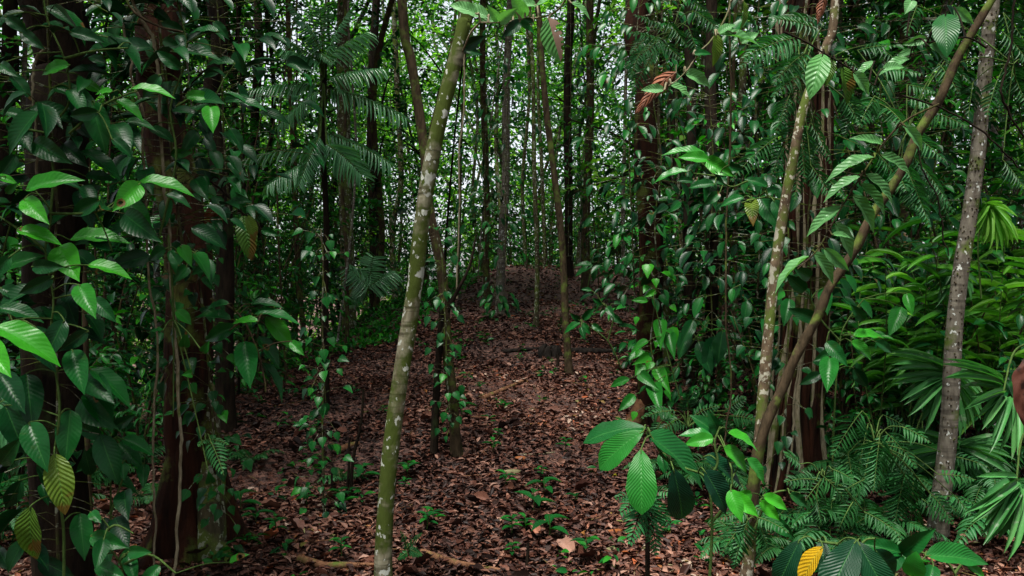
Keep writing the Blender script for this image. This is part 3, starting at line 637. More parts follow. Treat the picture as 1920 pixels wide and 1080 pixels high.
def hero_plant(name, label, cat, stems, d, leaves, mat='broad', T=T_hero, sr=.005, stem_mat='stem', group=None, ratio=.44, djit=.12, down=True, loc=None):
    """stems: pixel paths; leaves: (bx,by,tx,ty,w,tone[,d[,mat[,T]]])"""
    sp_ = [smooth(path_px(s_, d), 6) for s_ in stems]
    root = np.array(loc) if loc is not None else sp_[0][0]
    T_ = thing(name, label, cat, root, group)
    mb = MB()
    for q in sp_: mb.tube(q, (sr, sr * .55), 6, .08, random.random() * 6)
    nodes = np.vstack(sp_)
    for lf in leaves:
        bx, by, tx, ty, w_, tone = lf[:6]; dd = lf[6] if len(lf) > 6 and lf[6] else d + rng.uniform(-djit, djit)
        hero(T_, bx, by, tx, ty, w_, tone, dd, lf[8] if len(lf) > 8 else T, lf[7] if len(lf) > 7 and lf[7] else mat, ratio, stalk=mb, node=nodes)
    mb.build('stem', M[stem_mat], T_)
    return T_
# big leaved climber on the black trunk (far left)
hero_plant('climbing_shrub', 'big leaved climber with glossy bright leaves on the black trunk, left edge', 'climber',
  [[(120, 1090), (118, 980), (100, 880), (112, 760), (95, 640), (100, 560), (85, 470), (95, 400), (60, 350)], [(95, 640), (40, 600), (-10, 620)], [(85, 470), (50, 440), (20, 420), (-10, 400)], [(95, 400), (160, 400), (210, 390)]], 2.55,
  [(48, 357, 143, 320, 26, .75), (45, 374, 82, 409, 36, 1.), (32, 432, 112, 444, 20, .95), (131, 450, 236, 434, 27, .8), (110, 462, 137, 511, 52, 1.), (164, 497, 245, 506, 20, .95),
   (262, 344, 229, 377, 40, .95), (258, 342, 361, 344, 20, .85, 2.7), (242, 376, 281, 437, 38, .6, 2.75), (188, 375, 125, 405, 30, .3), (0, 505, 73, 470, 27, .55), (44, 441, 105, 474, 20, .15),
   (-8, 331, 32, 340, 14, .9), (12, 362, 30, 345, 14, .6), (148, 534, 172, 581, 38, .7), (-10, 612, 116, 661, 44, .9, 2.2), (-30, 640, 8, 690, 46, 1., 2.15), (-5, 578, 78, 588, 26, .25),
   (135, 656, 152, 720, 42, .4), (168, 692, 254, 748, 32, .5), (132, 768, 124, 851, 44, .4), (55, 792, 80, 867, 46, .3), (50, 700, 60, 790, 48, .12), (10, 760, 45, 850, 44, .15), (0, 700, 40, 760, 44, .08),
   (102, 850, 120, 948, 50, .55, 2.5, 'oldleaf', T_heroE), (58, 948, 44, 1066, 42, .15, 2.45, 'oldleaf', T_heroE), (150, 962, 156, 1030, 38, .5), (70, 870, 100, 920, 20, .2), (40, 900, 8, 960, 30, .15),
   (0, 870, 30, 830, 34, .3), (0, 540, 60, 560, 26, .2), (100, 520, 50, 545, 28, .2), (120, 600, 90, 660, 36, .12), (60, 620, 100, 690, 40, .1), (175, 560, 215, 600, 28, .3), (165, 620, 125, 650, 26, .15),
   (210, 470, 160, 440, 24, .2), (60, 500, 115, 500, 28, .2), (20, 480, -20, 520, 28, .35)], group='big leaved climbers on the far left trunk')
hero_plant('climbing_shrub', 'big leaved climber with dark drooping leaves on the black trunk, upper left corner', 'climber',
  [[(95, 400), (100, 320), (90, 250), (130, 190), (120, 110), (90, 40), (80, -20)], [(130, 250), (190, 200), (230, 180), (260, 170)], [(90, 250), (40, 240), (0, 230)], [(120, 110), (180, 95), (240, 90)]], 2.65,
  [(62, 266, 125, 302, 40, .35), (118, 270, 155, 305, 34, .12), (172, 190, 196, 284, 44, .45), (150, 283, 232, 322, 22, .35), (246, 82, 137, 88, 21, .4), (82, 14, 146, 40, 20, .3), (131, 122, 68, 132, 22, .75),
   (100, 165, 186, 186, 26, .45), (160, 154, 190, 172, 20, .95), (212, 172, 174, 170, 12, .9), (245, 168, 324, 165, 11, .9), (218, 187, 272, 216, 15, .7), (235, 228, 290, 232, 14, .5), (186, 210, 128, 218, 26, .25), (0, 210, 60, 215, 16, .3),
   (60, 200, 105, 200, 14, .8), (20, 140, 60, 180, 22, .2), (0, 120, 28, 140, 22, .3), (130, 60, 190, 70, 22, .15), (40, 60, 80, 90, 24, .15), (10, 30, 50, 60, 22, .15), (200, 120, 160, 100, 18, .2), (30, 290, 0, 330, 26, .2), (160, 330, 215, 330, 18, .2), (100, 330, 150, 345, 18, .15), (210, 260, 250, 290, 20, .2), (60, 235, 10, 260, 20, .15)], group='big leaved climbers on the far left trunk')
hero_plant('climbing_shrub', 'climber with long narrow leaves crossing the top of the buttressed trunk', 'climber',
  [[(300, 440), (330, 300), (320, 200), (350, 100), (330, -10)], [(330, 200), (370, 180), (400, 190)]], 2.85,
  [(320, 97, 411, 92, 18, .3), (410, 60, 350, 50, 14, .3), (348, 181, 399, 178, 20, .85), (394, 198, 398, 236, 32, .85), (340, 130, 300, 100, 24, .3), (306, 75, 340, 90, 20, .4), (440, 120, 380, 110, 14, .25), (400, 40, 430, 70, 18, .25), (320, 290, 360, 285, 18, .6),
   (270, 180, 330, 220, 22, .3), (280, 240, 330, 260, 18, .3), (365, 335, 385, 365, 30, .3), (310, 365, 360, 380, 12, .2), (345, 60, 300, 40, 22, .25), (370, 245, 345, 280, 24, .25), (300, 140, 270, 180, 24, .25), (290, 20, 320, 40, 20, .2), (420, 190, 460, 180, 14, .45), (440, 190, 500, 195, 11, .5), (430, 240, 460, 280, 18, .2)])
hero_plant('climbing_shrub', 'small cluster of rounded glossy leaves on the liana against the reddish bark', 'climber',
  [[(326, 600), (322, 520), (318, 470), (316, 440)], [(320, 480), (350, 470), (380, 480)]], 2.85,
  [(312, 466, 275, 486, 22, .4), (330, 470, 331, 512, 30, .45, None, None, T_heart), (338, 462, 362, 498, 24, .75, None, None, T_heart), (365, 475, 400, 520, 24, .55, None, None, T_heart), (350, 500, 330, 525, 24, .5, None, None, T_heart), (336, 498, 318, 470, 20, .4), (330, 582, 360, 605, 20, .7), (305, 620, 278, 618, 8, .5), (345, 650, 349, 625, 20, .6, None, None, T_heart), (380, 660, 392, 640, 16, .6, None, None, T_heart), (360, 700, 348, 702, 16, .7, None, None, T_heart), (325, 775, 305, 775, 8, .5), (395, 905, 392, 888, 18, .5, None, None, T_heart)], ratio=.6)
hero_plant('drooping_branch', 'leafy drooping branch with a whorl of pointed leaves right of the buttressed trunk', 'branch',
  [[(395, 560), (430, 575), (456, 600), (480, 650), (496, 712), (498, 735)], [(456, 600), (500, 590)], [(456, 600), (430, 620)]], 3.0,
  [(433, 600, 361, 580, 18, .35), (443, 612, 376, 638, 30, .5), (484, 603, 432, 597, 14, .85), (475, 590, 562, 588, 14, .5), (498, 595, 553, 650, 32, .9), (458, 640, 466, 706, 42, .45), (482, 632, 532, 683, 26, .25), (490, 680, 545, 742, 14, .25), (545, 640, 566, 662, 18, .7), (430, 570, 380, 572, 12, .25), (480, 575, 500, 550, 20, .3), (470, 570, 530, 565, 14, .3)], stem_mat='b_brown')
hero_plant('drooping_branch', 'twig with two hanging yellowish leaves and a brown curled one beside the buttressed trunk', 'branch',
  [[(380, 330), (420, 360), (450, 395), (470, 410)], [(420, 360), (415, 380)]], 3.1,
  [(456, 404, 470, 478, 38, .0, None, 'oldleaf', T_heroE), (462, 402, 484, 450, 22, .5, None, 'oldleaf', T_heroE), (412, 376, 385, 455, 34, .15, None, 'dead', T_heroE), (425, 340, 465, 330, 14, .3), (430, 380, 470, 372, 14, .3), (410, 335, 380, 325, 20, .3), (405, 430, 392, 465, 22, .4), (490, 430, 520, 440, 16, .35)], stem_mat='b_dark')
hero_plant('ground_shrub', 'low dark leafy plant between the two big left trunks', 'plant',
  [[(205, 1090), (208, 960), (205, 830)], [(208, 960), (240, 870)]], 2.9,
  [(203, 830, 158, 872, 32, .4), (208, 830, 208, 886, 32, .4), (222, 830, 263, 872, 32, .35), (228, 822, 290, 845, 24, .45), (230, 868, 232, 890, 20, .4), (270, 870, 268, 900, 22, .3), (195, 890, 262, 912, 18, .35), (190, 820, 150, 800, 26, .2), (215, 800, 250, 780, 22, .2), (170, 890, 160, 850, 24, .2)])
hero_plant('ground_shrub', 'low spreading plant with drooping green leaves at the foot of the black trunk', 'plant',
  [[(225, 1095), (228, 1060), (190, 1010)], [(228, 1060), (280, 1040), (330, 1075)], [(190, 1010), (215, 985), (250, 1000)]], 2.5,
  [(170, 1005, 232, 1025, 34, .5), (240, 1035, 275, 1035, 24, .4), (260, 1030, 210, 1060, 24, .35), (195, 1010, 185, 1045, 28, .3), (240, 1040, 250, 1080, 26, .3), (430, 1055, 462, 1035, 12, .8, 3.1), (300, 1060, 270, 1090, 24, .4), (180, 1060, 230, 1080, 30, .35), (170, 960, 185, 975, 20, .4)])
# foreground plant with pleated leaves, right of centre
d_l = 2.55
hero_plant('pleated_shrub', 'foreground plant with large pleated oval leaves spreading over the leaf litter right of centre', 'plant',
  [[(1330, 1095), (1335, 980), (1325, 900), (1290, 880), (1265, 875), (1240, 850), (1222, 820), (1212, 800)], [(1325, 900), (1345, 870), (1340, 830), (1350, 800)], [(1335, 980), (1370, 930), (1372, 880)], [(1265, 875), (1235, 850)]], d_l,
  [(1212, 803, 1092, 796, 36, .4, 2.65, 'pleat', T_obov), (1207, 808, 1109, 866, 50, .8, 2.5, 'pleat', T_obov), (1202, 843, 1203, 932, 58, .85, 2.45, 'pleat', T_obov), (1212, 815, 1342, 895, 40, .4, 2.55, 'pleat'), (1262, 878, 1292, 988, 56, .0, 2.45, 'pleat', T_obov), (1320, 882, 1378, 965, 44, .0, 2.5, 'pleat'), (1318, 858, 1404, 898, 28, .05, 2.6, 'pleat'),
   (1338, 822, 1277, 804, 18, .55, 2.75), (1338, 822, 1284, 829, 26, .75, 2.7), (1345, 815, 1300, 775, 26, .3, 2.8), (1350, 815, 1330, 775, 26, .25, 2.8), (1365, 812, 1428, 833, 18, .85, 2.6), (1356, 838, 1412, 881, 26, .85, 2.6), (1372, 925, 1408, 955, 30, .9, 2.55), (1370, 918, 1385, 962, 30, .8, 2.5), (1400, 860, 1445, 905, 20, .6, 2.8), (1240, 850, 1245, 880, 20, .3, 2.7)], mat='broad', ratio=.5, djit=.02)
hero_plant('pleated_shrub', 'bright young leaves sprouting at the fork of the foreground sapling', 'plant',
  [[(1412, 1000), (1440, 935), (1470, 920), (1500, 925)]], 2.9, [(1430, 930, 1484, 952, 22, .95), (1425, 938, 1456, 970, 22, 1.), (1440, 968, 1480, 1002, 26, .4), (1410, 925, 1375, 935, 20, .9), (1480, 925, 1520, 950, 20, .3)])
hero_plant('pleated_shrub', 'glossy plant with one long bright horizontal leaf at the foot of the warty trunk', 'plant',
  [[(1800, 1110), (1790, 1075), (1770, 1050), (1740, 1040)], [(1790, 1075), (1820, 1035)]], 2.45,
  [(1735, 1042, 1868, 1040, 42, .6, 2.3, 'pleat'), (1712, 1082, 1716, 1048, 40, .95, 2.3, 'pleat', T_heroE), (1810, 1060, 1860, 1085, 18, .8, 2.3), (1692, 1038, 1614, 1012, 28, .35, 2.5), (1690, 1038, 1732, 1008, 34, .4, 2.5), (1690, 1040, 1660, 1075, 26, .2, 2.5), (1750, 1060, 1740, 1095, 30, .3, 2.4)], ratio=.36)
hero_plant('pleated_shrub', 'plant with very dark pleated leaves and one yellow leaf, bottom right', 'plant',
  [[(1590, 1110), (1585, 1060), (1570, 1020)], [(1585, 1060), (1620, 1015), (1640, 1010)], [(1570, 1020), (1530, 1015)]], 2.35,
  [(1605, 1012, 1562, 1095, 68, .05, 2.3, 'pleat', T_obov), (1608, 1015, 1652, 1092, 56, .1, 2.3, 'pleat', T_obov), (1500, 1012, 1458, 1095, 48, .05, 2.35, 'pleat', T_obov), (1543, 1025, 1480, 1095, 32, .95, 2.28, 'yellow', T_heroE), (1640, 1030, 1690, 1085, 36, .1, 2.4, 'pleat'), (1540, 1010, 1545, 1060, 34, .1, 2.4, 'pleat', T_obov)], ratio=.5, djit=.02)
# middle right leaves in front of the dark trunks
hero_plant('drooping_branch', 'leafy branch with bright pointed leaves hanging in the gap above the dark trunks', 'branch',
  [[(1400, 340), (1370, 350), (1340, 330), (1310, 300)], [(1340, 330), (1300, 325)]], 3.6,
  [(1325, 292, 1245, 272, 12, .7), (1330, 300, 1275, 288, 20, .8), (1322, 298, 1362, 322, 30, .9), (1290, 322, 1225, 328, 12, .6), (1340, 345, 1292, 345, 16, .35), (1335, 340, 1325, 375, 24, .4), (1365, 310, 1395, 318, 14, .4), (1350, 360, 1320, 385, 18, .4), (1300, 340, 1270, 335, 12, .3), (1320, 320, 1350, 340, 22, .35)], mat='broad')
hero_plant('drooping_branch', 'branch with dark hanging oval leaves left of the forked sapling', 'branch',
  [[(1480, 380), (1440, 370), (1410, 375), (1390, 380)], [(1440, 370), (1435, 350)]], 3.3,
  [(1408, 372, 1412, 412, 26, .75, None, 'oldleaf'), (1425, 368, 1455, 418, 34, .3), (1440, 350, 1400, 330, 16, .3), (1395, 370, 1350, 380, 16, .4), (1450, 375, 1475, 420, 26, .2), (1430, 365, 1465, 350, 16, .25)])
hero_plant('drooping_branch', 'broad leaves on arching stems just above the ground right of the red brown trunk', 'branch',
  [[(1290, 800), (1262, 700), (1240, 620), (1225, 560)], [(1262, 700), (1300, 640), (1330, 600)]], 4.6,
  [(1238, 600, 1238, 645, 26, .7, None, None, T_heart), (1255, 625, 1262, 662, 24, .6, None, None, T_heart), (1215, 640, 1178, 660, 14, .7, None, None, T_heart), (1218, 668, 1192, 680, 20, .8, None, None, T_heart), (1232, 690, 1250, 725, 26, .8, None, None, T_heart), (1200, 700, 1225, 722, 22, .6, None, None, T_heart), (1225, 720, 1235, 760, 30, .6, None, None, T_heart), (1180, 710, 1143, 722, 16, .6), (1190, 740, 1165, 765, 20, .6), (1215, 565, 1185, 560, 12, .75), (1230, 545, 1212, 555, 12, .95), (1290, 620, 1275, 665, 26, .3), (1310, 640, 1330, 690, 30, .15), (1340, 630, 1325, 700, 34, .1), (1355, 620, 1345, 680, 28, .15), (1300, 600, 1280, 640, 24, .2)])
hero_plant('ground_shrub', 'sprig with rosettes of dark leaves just left of the red brown trunk', 'plant',
  [[(1165, 690), (1140, 640), (1100, 610), (1085, 600)], [(1140, 640), (1150, 590), (1130, 570)]], 5.2,
  [(1088, 605, 1055, 620, 12, .5), (1088, 602, 1072, 590, 12, .35), (1092, 600, 1112, 580, 14, .5), (1092, 605, 1105, 625, 12, .4), (1090, 612, 1095, 632, 12, .3), (1110, 608, 1128, 620, 12, .4), (1130, 570, 1112, 560, 10, .4), (1138, 575, 1148, 590, 14, .4), (1145, 590, 1165, 605, 14, .35), (1110, 545, 1090, 540, 8, .3), (1160, 612, 1200, 612, 8, .3), (1150, 570, 1175, 565, 8, .3)])
hero_plant('ground_shrub', 'sprig of dark leaves hanging over the ridge beside the brown smooth trunk', 'plant',
  [[(1098, 560), (1110, 500), (1120, 490)]], 7.5, [(1112, 498, 1078, 492, 8, .45), (1112, 500, 1075, 512, 9, .45), (1118, 500, 1110, 528, 12, .4), (1120, 498, 1145, 508, 10, .45), (1122, 505, 1150, 530, 10, .35), (1116, 490, 1118, 478, 10, .4)])
# middle right : leaves round the leaning brown branch
hero_plant('ground_shrub', 'cluster of broad mid green leaves behind the brown diagonal branch', 'plant',
  [[(1560, 900), (1565, 760), (1575, 640), (1590, 600), (1620, 560)], [(1575, 640), (1540, 600), (1520, 560)]], 3.5,
  [(1600, 630, 1662, 622, 20, .8), (1595, 640, 1645, 672, 22, .75), (1590, 625, 1575, 620, 8, .8), (1550, 640, 1578, 672, 26, .4), (1556, 668, 1552, 715, 34, .55), (1572, 655, 1530, 675, 24, .4), (1535, 600, 1480, 580, 26, .3), (1510, 545, 1480, 520, 26, .4), (1480, 560, 1472, 600, 26, .4), (1545, 540, 1550, 575, 26, .45), (1700, 550, 1708, 580, 20, .75), (1690, 575, 1672, 620, 30, .6), (1520, 520, 1495, 505, 24, .4), (1470, 545, 1440, 560, 22, .6), (1620, 600, 1600, 575, 20, .35), (1640, 640, 1680, 660, 18, .3), (1540, 700, 1500, 720, 20, .2), (1600, 690, 1630, 730, 22, .15)])
# twig with alternate leaves in front of the diagonal branch
hero_plant('overhanging_twig', 'long thin twig with alternate narrow leaves hanging across the brown diagonal branch', 'twig',
  [[(1760, 195), (1700, 225), (1662, 262), (1625, 315), (1580, 385), (1535, 465), (1495, 505)]], 2.3,
  [(1640, 295, 1545, 320, 14, .5), (1615, 332, 1540, 362, 12, .45), (1578, 388, 1509, 430, 20, .6), (1622, 327, 1690, 375, 16, .5), (1612, 345, 1675, 398, 20, .3), (1598, 365, 1654, 432, 22, .25), (1565, 417, 1610, 485, 22, .45), (1545, 465, 1592, 508, 22, .4), (1525, 472, 1574, 530, 22, .5), (1518, 480, 1440, 532, 12, .7), (1650, 290, 1722, 322, 18, .45), (1695, 235, 1740, 280, 16, .45), (1655, 270, 1600, 250, 14, .35), (1560, 440, 1600, 440, 10, .35)], mat='pale', stem_mat='b_brown', sr=.0035, djit=.06, ratio=.34)
hero_plant('overhanging_twig', 'twig with one big pale leaf and dark olive leaves at the spotted sapling top', 'twig',
  [[(1470, 60), (1510, 78), (1545, 100), (1580, 120), (1640, 160)]], 2.2,
  [(1543, 101, 1521, 169, 42, .35, None, 'eaten', T_heroE), (1560, 112, 1548, 160, 22, .1, None, 'oldleaf'), (1580, 125, 1600, 193, 24, .0, None, 'oldleaf'), (1600, 135, 1636, 175, 20, .5), (1655, 130, 1700, 118, 16, .5), (1640, 115, 1602, 140, 12, .4)], mat='pale', stem_mat='b_dark', sr=.003)
red = MB(); 
hero_plant('overhanging_twig', 'round pale pleated leaf and its twig near the top right by the warty trunk', 'twig',
  [[(1850, 90), (1820, 72), (1790, 72), (1730, 80), (1700, 70)]], 2.3,
  [(1772, 26, 1776, 83, 46, .5, None, 'pleat', T_heroE), (1738, 72, 1698, 82, 18, .6), (1790, 15, 1820, 40, 20, .5), (1705, 110, 1648, 128, 16, .25), (1830, 75, 1850, 100, 12, .4), (1740, 85, 1790, 115, 14, .25), (1712, 95, 1680, 105, 12, .3), (1710, 0, 1700, 20, 22, .6)], mat='pale', stem_mat='b_dark', sr=.003)
hero_plant('overhanging_twig', 'drooping leafy twig at the top centre in front of the leaning trunk top', 'twig',
  [[(1064, -8), (1052, 12), (1035, 26), (1010, 33), (978, 36), (945, 42), (900, 42)], [(1035, 26), (1028, 33)], [(978, 36), (965, 20)]], 1.9,
  [(895, 27, 842, 0, 22, .8, None, 'pale'), (917, 32, 862, 3, 24, .9, None, 'pale', T_heroE), (938, 42, 888, 34, 14, .9, None, 'pale'), (935, 42, 958, 24, 22, .9, None, 'pale'), (938, 42, 921, 20, 18, .9, None, 'pale'), (985, 33, 968, 4, 28, .5, None, 'pale'), (1005, 10, 960, 0, 16, .8, None, 'pale'), (975, 40, 946, 66, 22, .1), (960, 38, 1006, 54, 14, .5), (1000, 40, 985, 36, 10, .3), (870, 90, 900, 72, 22, .05, 2.4), (868, 95, 905, 98, 14, .1, 2.4), (1070, 5, 1112, 27, 10, .5, None, 'pale'), (1065, -12, 1000, -2, 14, .9, None, 'pale')], mat='broad', stem_mat='vine', sr=.0028, djit=.03)
# large damaged leaf hanging from the same twig: green half and brown eaten half
def damaged_leaf():
    q = path_px([(1035, 24), (1028, 34)], 1.88); b = P(1027, 33, 1.88); e = P(1050, 114, 1.88)
    T_ = thing('hanging_leaf', 'large hanging leaf at top centre with one half brown, torn and eaten away', 'leaf', b)
    MB().tube([q[0], q[1], b + (e - b) * .05], .0018, 5).build('stalk', M['vine'], T_)
    L = np.linalg.norm(e - b); W = 47 / F * 1.88
    tv, tf, tuv = leaf_t(22, 4, 'ell', .12, .05, .004)
    for nm, sg in (('green_half', 1), ('brown_half', -1)):
        keep = []
        for f in tf:
            c = tv[f].mean(0); u_ = c[1]; 
            if c[0] * sg <= 0: continue
            if sg < 0 and u_ > .22 and -c[0] > .5 * (.62 + .3 * math.sin(u_ * 33) * math.cos(u_ * 17)) * math.sin(math.pi * min(1, u_ ** .85)) ** .8: continue
            keep.append(f)
        mb = MB().inst((tv, np.array(keep), tuv), b, e - b, (-.25, -1, .25), L, W, .5)
        mb.build(nm, M['eaten' if sg > 0 else 'rot'], T_)
M['rot'] = leafmat('rotten_leaf', [(0, (.3, .2, .16)), (1, (.3, .2, .16))], veins=0, midrib=0, spots=.55, spot_col=(.05, .02, .02), trans=.1, rough=.7)
damaged_leaf()
hero_plant('overhanging_twig', 'pale twig slanting down at upper right of centre with small bright leaves at its tip', 'twig',
  [[(1372, -12), (1366, 20), (1350, 52), (1330, 80), (1315, 94), (1298, 118), (1288, 132), (1270, 150), (1252, 162)], [(1350, 52), (1375, 62)]], 1.9,
  [(1246, 168, 1203, 164, 17, .9, None, 'pale'), (1254, 158, 1303, 177, 12, .9, None, 'pale'), (1283, 135, 1338, 156, 22, .5, None, 'pale'), (1343, 66, 1430, 64, 13, .3, None, 'pale'), (1342, 64, 1346, 122, 20, .4, None, 'oldleaf'), (1346, 64, 1380, 38, 16, .3, None, 'pale'), (1388, 82, 1424, 55, 18, .3, None, 'pale'), (1392, 0, 1400, 55, 9, .3, None, 'oldleaf'), (1300, 102, 1336, 95, 12, .3)], mat='broad', stem_mat='vine', sr=.0025, djit=.03)
def dead_leaf(label, pts, wpx, d, mat='dead', curl=.35, name='dried_leaf'):
    q = smooth(path_px(pts, d), 6); T_ = thing(name, label, 'dead leaf', q[0])
    mb = MB(); n = len(q); V = []; uv = []; tt = np.linspace(0, 1, n); wd = wpx / F * d / 2 * np.interp(tt, (0, .12, .35, .7, 1), (.2, .7, 1, .75, .1)); Tn = unit(np.gradient(q, axis=0))
    for i in range(n):
        s_ = unit(np.cross(Tn[i], (0, -1, .1))); nn = np.cross(s_, Tn[i])
        for k in np.linspace(-1, 1, 9):
            a = k * (1. + .35 * math.sin(i * .22 + 1)); V.append(q[i] + s_ * math.sin(a) * wd[i] * (1 + .08 * math.sin(i * .9 + k)) + nn * ((math.cos(a) - 1) * wd[i] * curl * 1.6 + .0015 * math.sin(i * 1.1 + k * 3))); uv.append(((k + 1) / 2, tt[i]))
    i = np.arange(n - 1)[:, None] * 9; j = np.arange(8)[None]
    mb.add(V, np.stack([i + j, i + j + 1, i + 9 + j + 1, i + 9 + j], -1), uv, .55).build('blade', M[mat], T_)
    MB().tube([q[0] + (0, 0, .02), q[0], q[1]], .0015, 5).build('stalk', M['vine'], T_)
dead_leaf('curled dry brown leaf dangling behind the bright leaf tip, upper right of centre', [(1268, 136), (1248, 148), (1225, 172), (1205, 195), (1192, 213)], 34, 1.95)
dead_leaf('dark red brown curled dry leaf poking in at the right edge', [(1945, 665), (1930, 700), (1918, 745), (1926, 790), (1945, 815)], 50, 1.6, 'dead2')
dead_leaf('dry curled leaf hanging below the spotted sapling top', [(1548, -10), (1542, 10), (1536, 28), (1533, 45)], 20, 2.6)

# ------------------------------------------------------------------ ferns and palms
def frond(mb, sm, b, e, hw, nrm, n=20, sag=.12, bip=True, rnd=.5, prof='fern', sweep=.35, droop=.25, pw=.11, r=.0025, m=9):
    b = np.asarray(b, float); e = np.asarray(e, float); L = np.linalg.norm(e - b); up = np.array((0, 0, 1.))
    c = (b + e) / 2 + up * sag * L
    t = np.linspace(0, 1, n + 2)[:, None]
    q = (1 - t) ** 2 * b + 2 * t * (1 - t) * c + t * t * e
    T_ = unit(np.gradient(q, axis=0)); nrm = unit(nrm)
    if sm is not None: sm.tube(q, (r, r * .4), 5, cap=False)
    for sg in (-1, 1):
        i = np.arange(1, n + 1); tt = t[i, 0]
        w_ = np.interp(tt, (0, .1, .3, .6, 1), (.55, .85, 1, .72, .08)) if prof == 'fern' else np.interp(tt, (0, .15, .5, .85, 1), (.8, 1, 1, .75, .5))
        sd = unit(np.cross(T_[i], nrm)) * sg; nn = np.cross(sd, T_[i]) * sg
        nn = np.where((nn @ nrm)[:, None] < 0, -nn, nn)
        dr = unit(sd + T_[i] * (sweep + .5 * tt[:, None] ** 2) - up * droop + rng.normal(0, .1, (n, 3)))
        l = hw * w_ * rng.uniform(.8, 1.08, n) * np.where(rng.random(n) < .05, .35, 1)
        if not bip:
            mb.inst(T_strap if prof != 'fern' else T_low, q[i], dr, nn + rng.normal(0, .12, (n, 3)), l, pw * hw, np.clip(rnd + rng.normal(0, .12, n), 0, 1))
        else:
            mb.inst(T_low, q[i], dr, nn, l, l * .05 + .002, rnd)
            for s2 in (-1, 1):
                for k in range(m):
                    f_ = (k + .6) / m; bb = q[i] + dr * (l * f_)[:, None]; sd2 = unit(np.cross(dr, nn)) * s2
                    d2 = sd2 + dr * .45 - up * .12
                    ll = l * .17 * (1 - f_ * .85) + .002
                    mb.inst(T_far, bb, d2, nn + rng.normal(0, .1, (n, 3)), ll, l / m * .6, np.clip(rnd + rng.normal(0, .1, n), 0, 1))
def fern(name, label, cat, root, d, fr, bip=True, n=20, group='ferns', mat='fern', rnd=.5, prof='fern', pw=.11, sag=.1, stalkpx=None, nrm=(0, -.75, .65), **kw):
    """fr: (bx,by,tx,ty,halfwidth_px[,tone[,ddepth]])"""
    r_ = P(root[0], root[1], d); T_ = thing(name, label, cat, r_, group); sm = MB()
    if name == 'climbing_fern' or root[1] < 900 and root[0] > 1300:
        ex = []
        for f_ in fr:
            ox, oy = rng.uniform(-45, 45), rng.uniform(-40, 40); s_ = rng.uniform(.75, 1.1); a_ = rng.uniform(-.4, .4)
            vx, vy = (f_[2] - f_[0]) * s_, (f_[3] - f_[1]) * s_; vx, vy = vx * math.cos(a_) - vy * math.sin(a_), vx * math.sin(a_) + vy * math.cos(a_)
            ex.append((f_[0] + ox, f_[1] + oy, f_[0] + ox + vx, f_[1] + oy + vy, f_[4] * s_, max(.05, (f_[5] if len(f_) > 5 else rnd) - .25), rng.uniform(.1, .5)))
        fr = list(fr) + ex
    for f_ in fr:
        dd = d + (f_[6] if len(f_) > 6 else rng.uniform(-.15, .15)); mb = MB()
        b = P(f_[0], f_[1], dd); e = P(f_[2], f_[3], dd - rng.uniform(0, .12))
        Lp = math.hypot(f_[2] - f_[0], f_[3] - f_[1]); frond(mb, sm, b, e, f_[4] / F * d, jit([nrm], .12)[0], n=max(9, int(Lp / 7.5)), bip=False, rnd=f_[5] if len(f_) > 5 else rnd, prof=prof, pw=5.2 / f_[4], sag=sag, **kw)
        mb.build('frond', M[mat], T_)
        sm.tube(smooth([r_, (r_ + b) / 2 + (0, 0, .03), b], 5), (.003, .002), 5, cap=False)
    if stalkpx: sm.tube(smooth(path_px(stalkpx, d), 5), (.009, .007), 8, .1)
    sm.build('stalk', M['stem' if not stalkpx else 'b_dark'], T_)
    return T_
fern('small_tree_fern', 'small fern on a thin dark stem standing below the pleated leaves', 'fern', (1214, 925), 2.7,
  [(1214, 925, 1172, 915, 26, .7, -.1), (1216, 922, 1262, 925, 28, .7, -.1), (1212, 930, 1160, 965, 32, .8, -.2), (1218, 930, 1258, 992, 34, .9, -.2), (1210, 935, 1180, 1025, 34, .95, -.25), (1216, 935, 1232, 1045, 36, .9, -.25), (1210, 930, 1150, 935, 24, .6, 0), (1218, 932, 1215, 1010, 34, .8, -.2)],
  stalkpx=[(1213, 1150), (1214, 1060), (1214, 980), (1214, 920)], n=18)
fern('ground_fern', 'cluster of feathery ferns left of the base of the forked sapling', 'fern', (1395, 985), 2.9,
  [(1400, 960, 1345, 975, 26, .4), (1400, 965, 1352, 1010, 30, .5), (1402, 975, 1375, 1070, 38, .75), (1395, 980, 1350, 1045, 30, .6), (1425, 985, 1440, 1030, 26, .5), (1410, 950, 1460, 980, 24, .4), (1420, 970, 1480, 1000, 24, .35), (1400, 955, 1372, 930, 22, .3)])
fern('ground_fern', 'ferns with drooping pointed fronds between the spotted sapling and warty tree', 'fern', (1640, 830), 3.3,
  [(1617, 770, 1560, 858, 44, .6), (1650, 815, 1638, 922, 50, .65), (1660, 810, 1720, 880, 40, .55), (1590, 850, 1606, 958, 34, .45), (1700, 870, 1672, 1018, 52, .7), (1690, 800, 1745, 830, 30, .35), (1620, 900, 1560, 940, 30, .4), (1740, 920, 1790, 985, 30, .4), (1790, 930, 1850, 1010, 28, .45), (1760, 890, 1830, 900, 26, .35)], n=22)
fern('ground_fern', 'low dark fern with broad fronds behind the bottom right leaves', 'fern', (1545, 900), 3.0,
  [(1545, 895, 1495, 965, 36, .35), (1540, 890, 1590, 945, 36, .4), (1530, 930, 1540, 985, 40, .25), (1560, 880, 1600, 900, 30, .3), (1530, 900, 1470, 905, 32, .3), (1600, 940, 1570, 1000, 30, .3), (1620, 960, 1690, 1005, 30, .3), (1500, 870, 1470, 850, 26, .3)], n=14, bip=False, pw=.22)
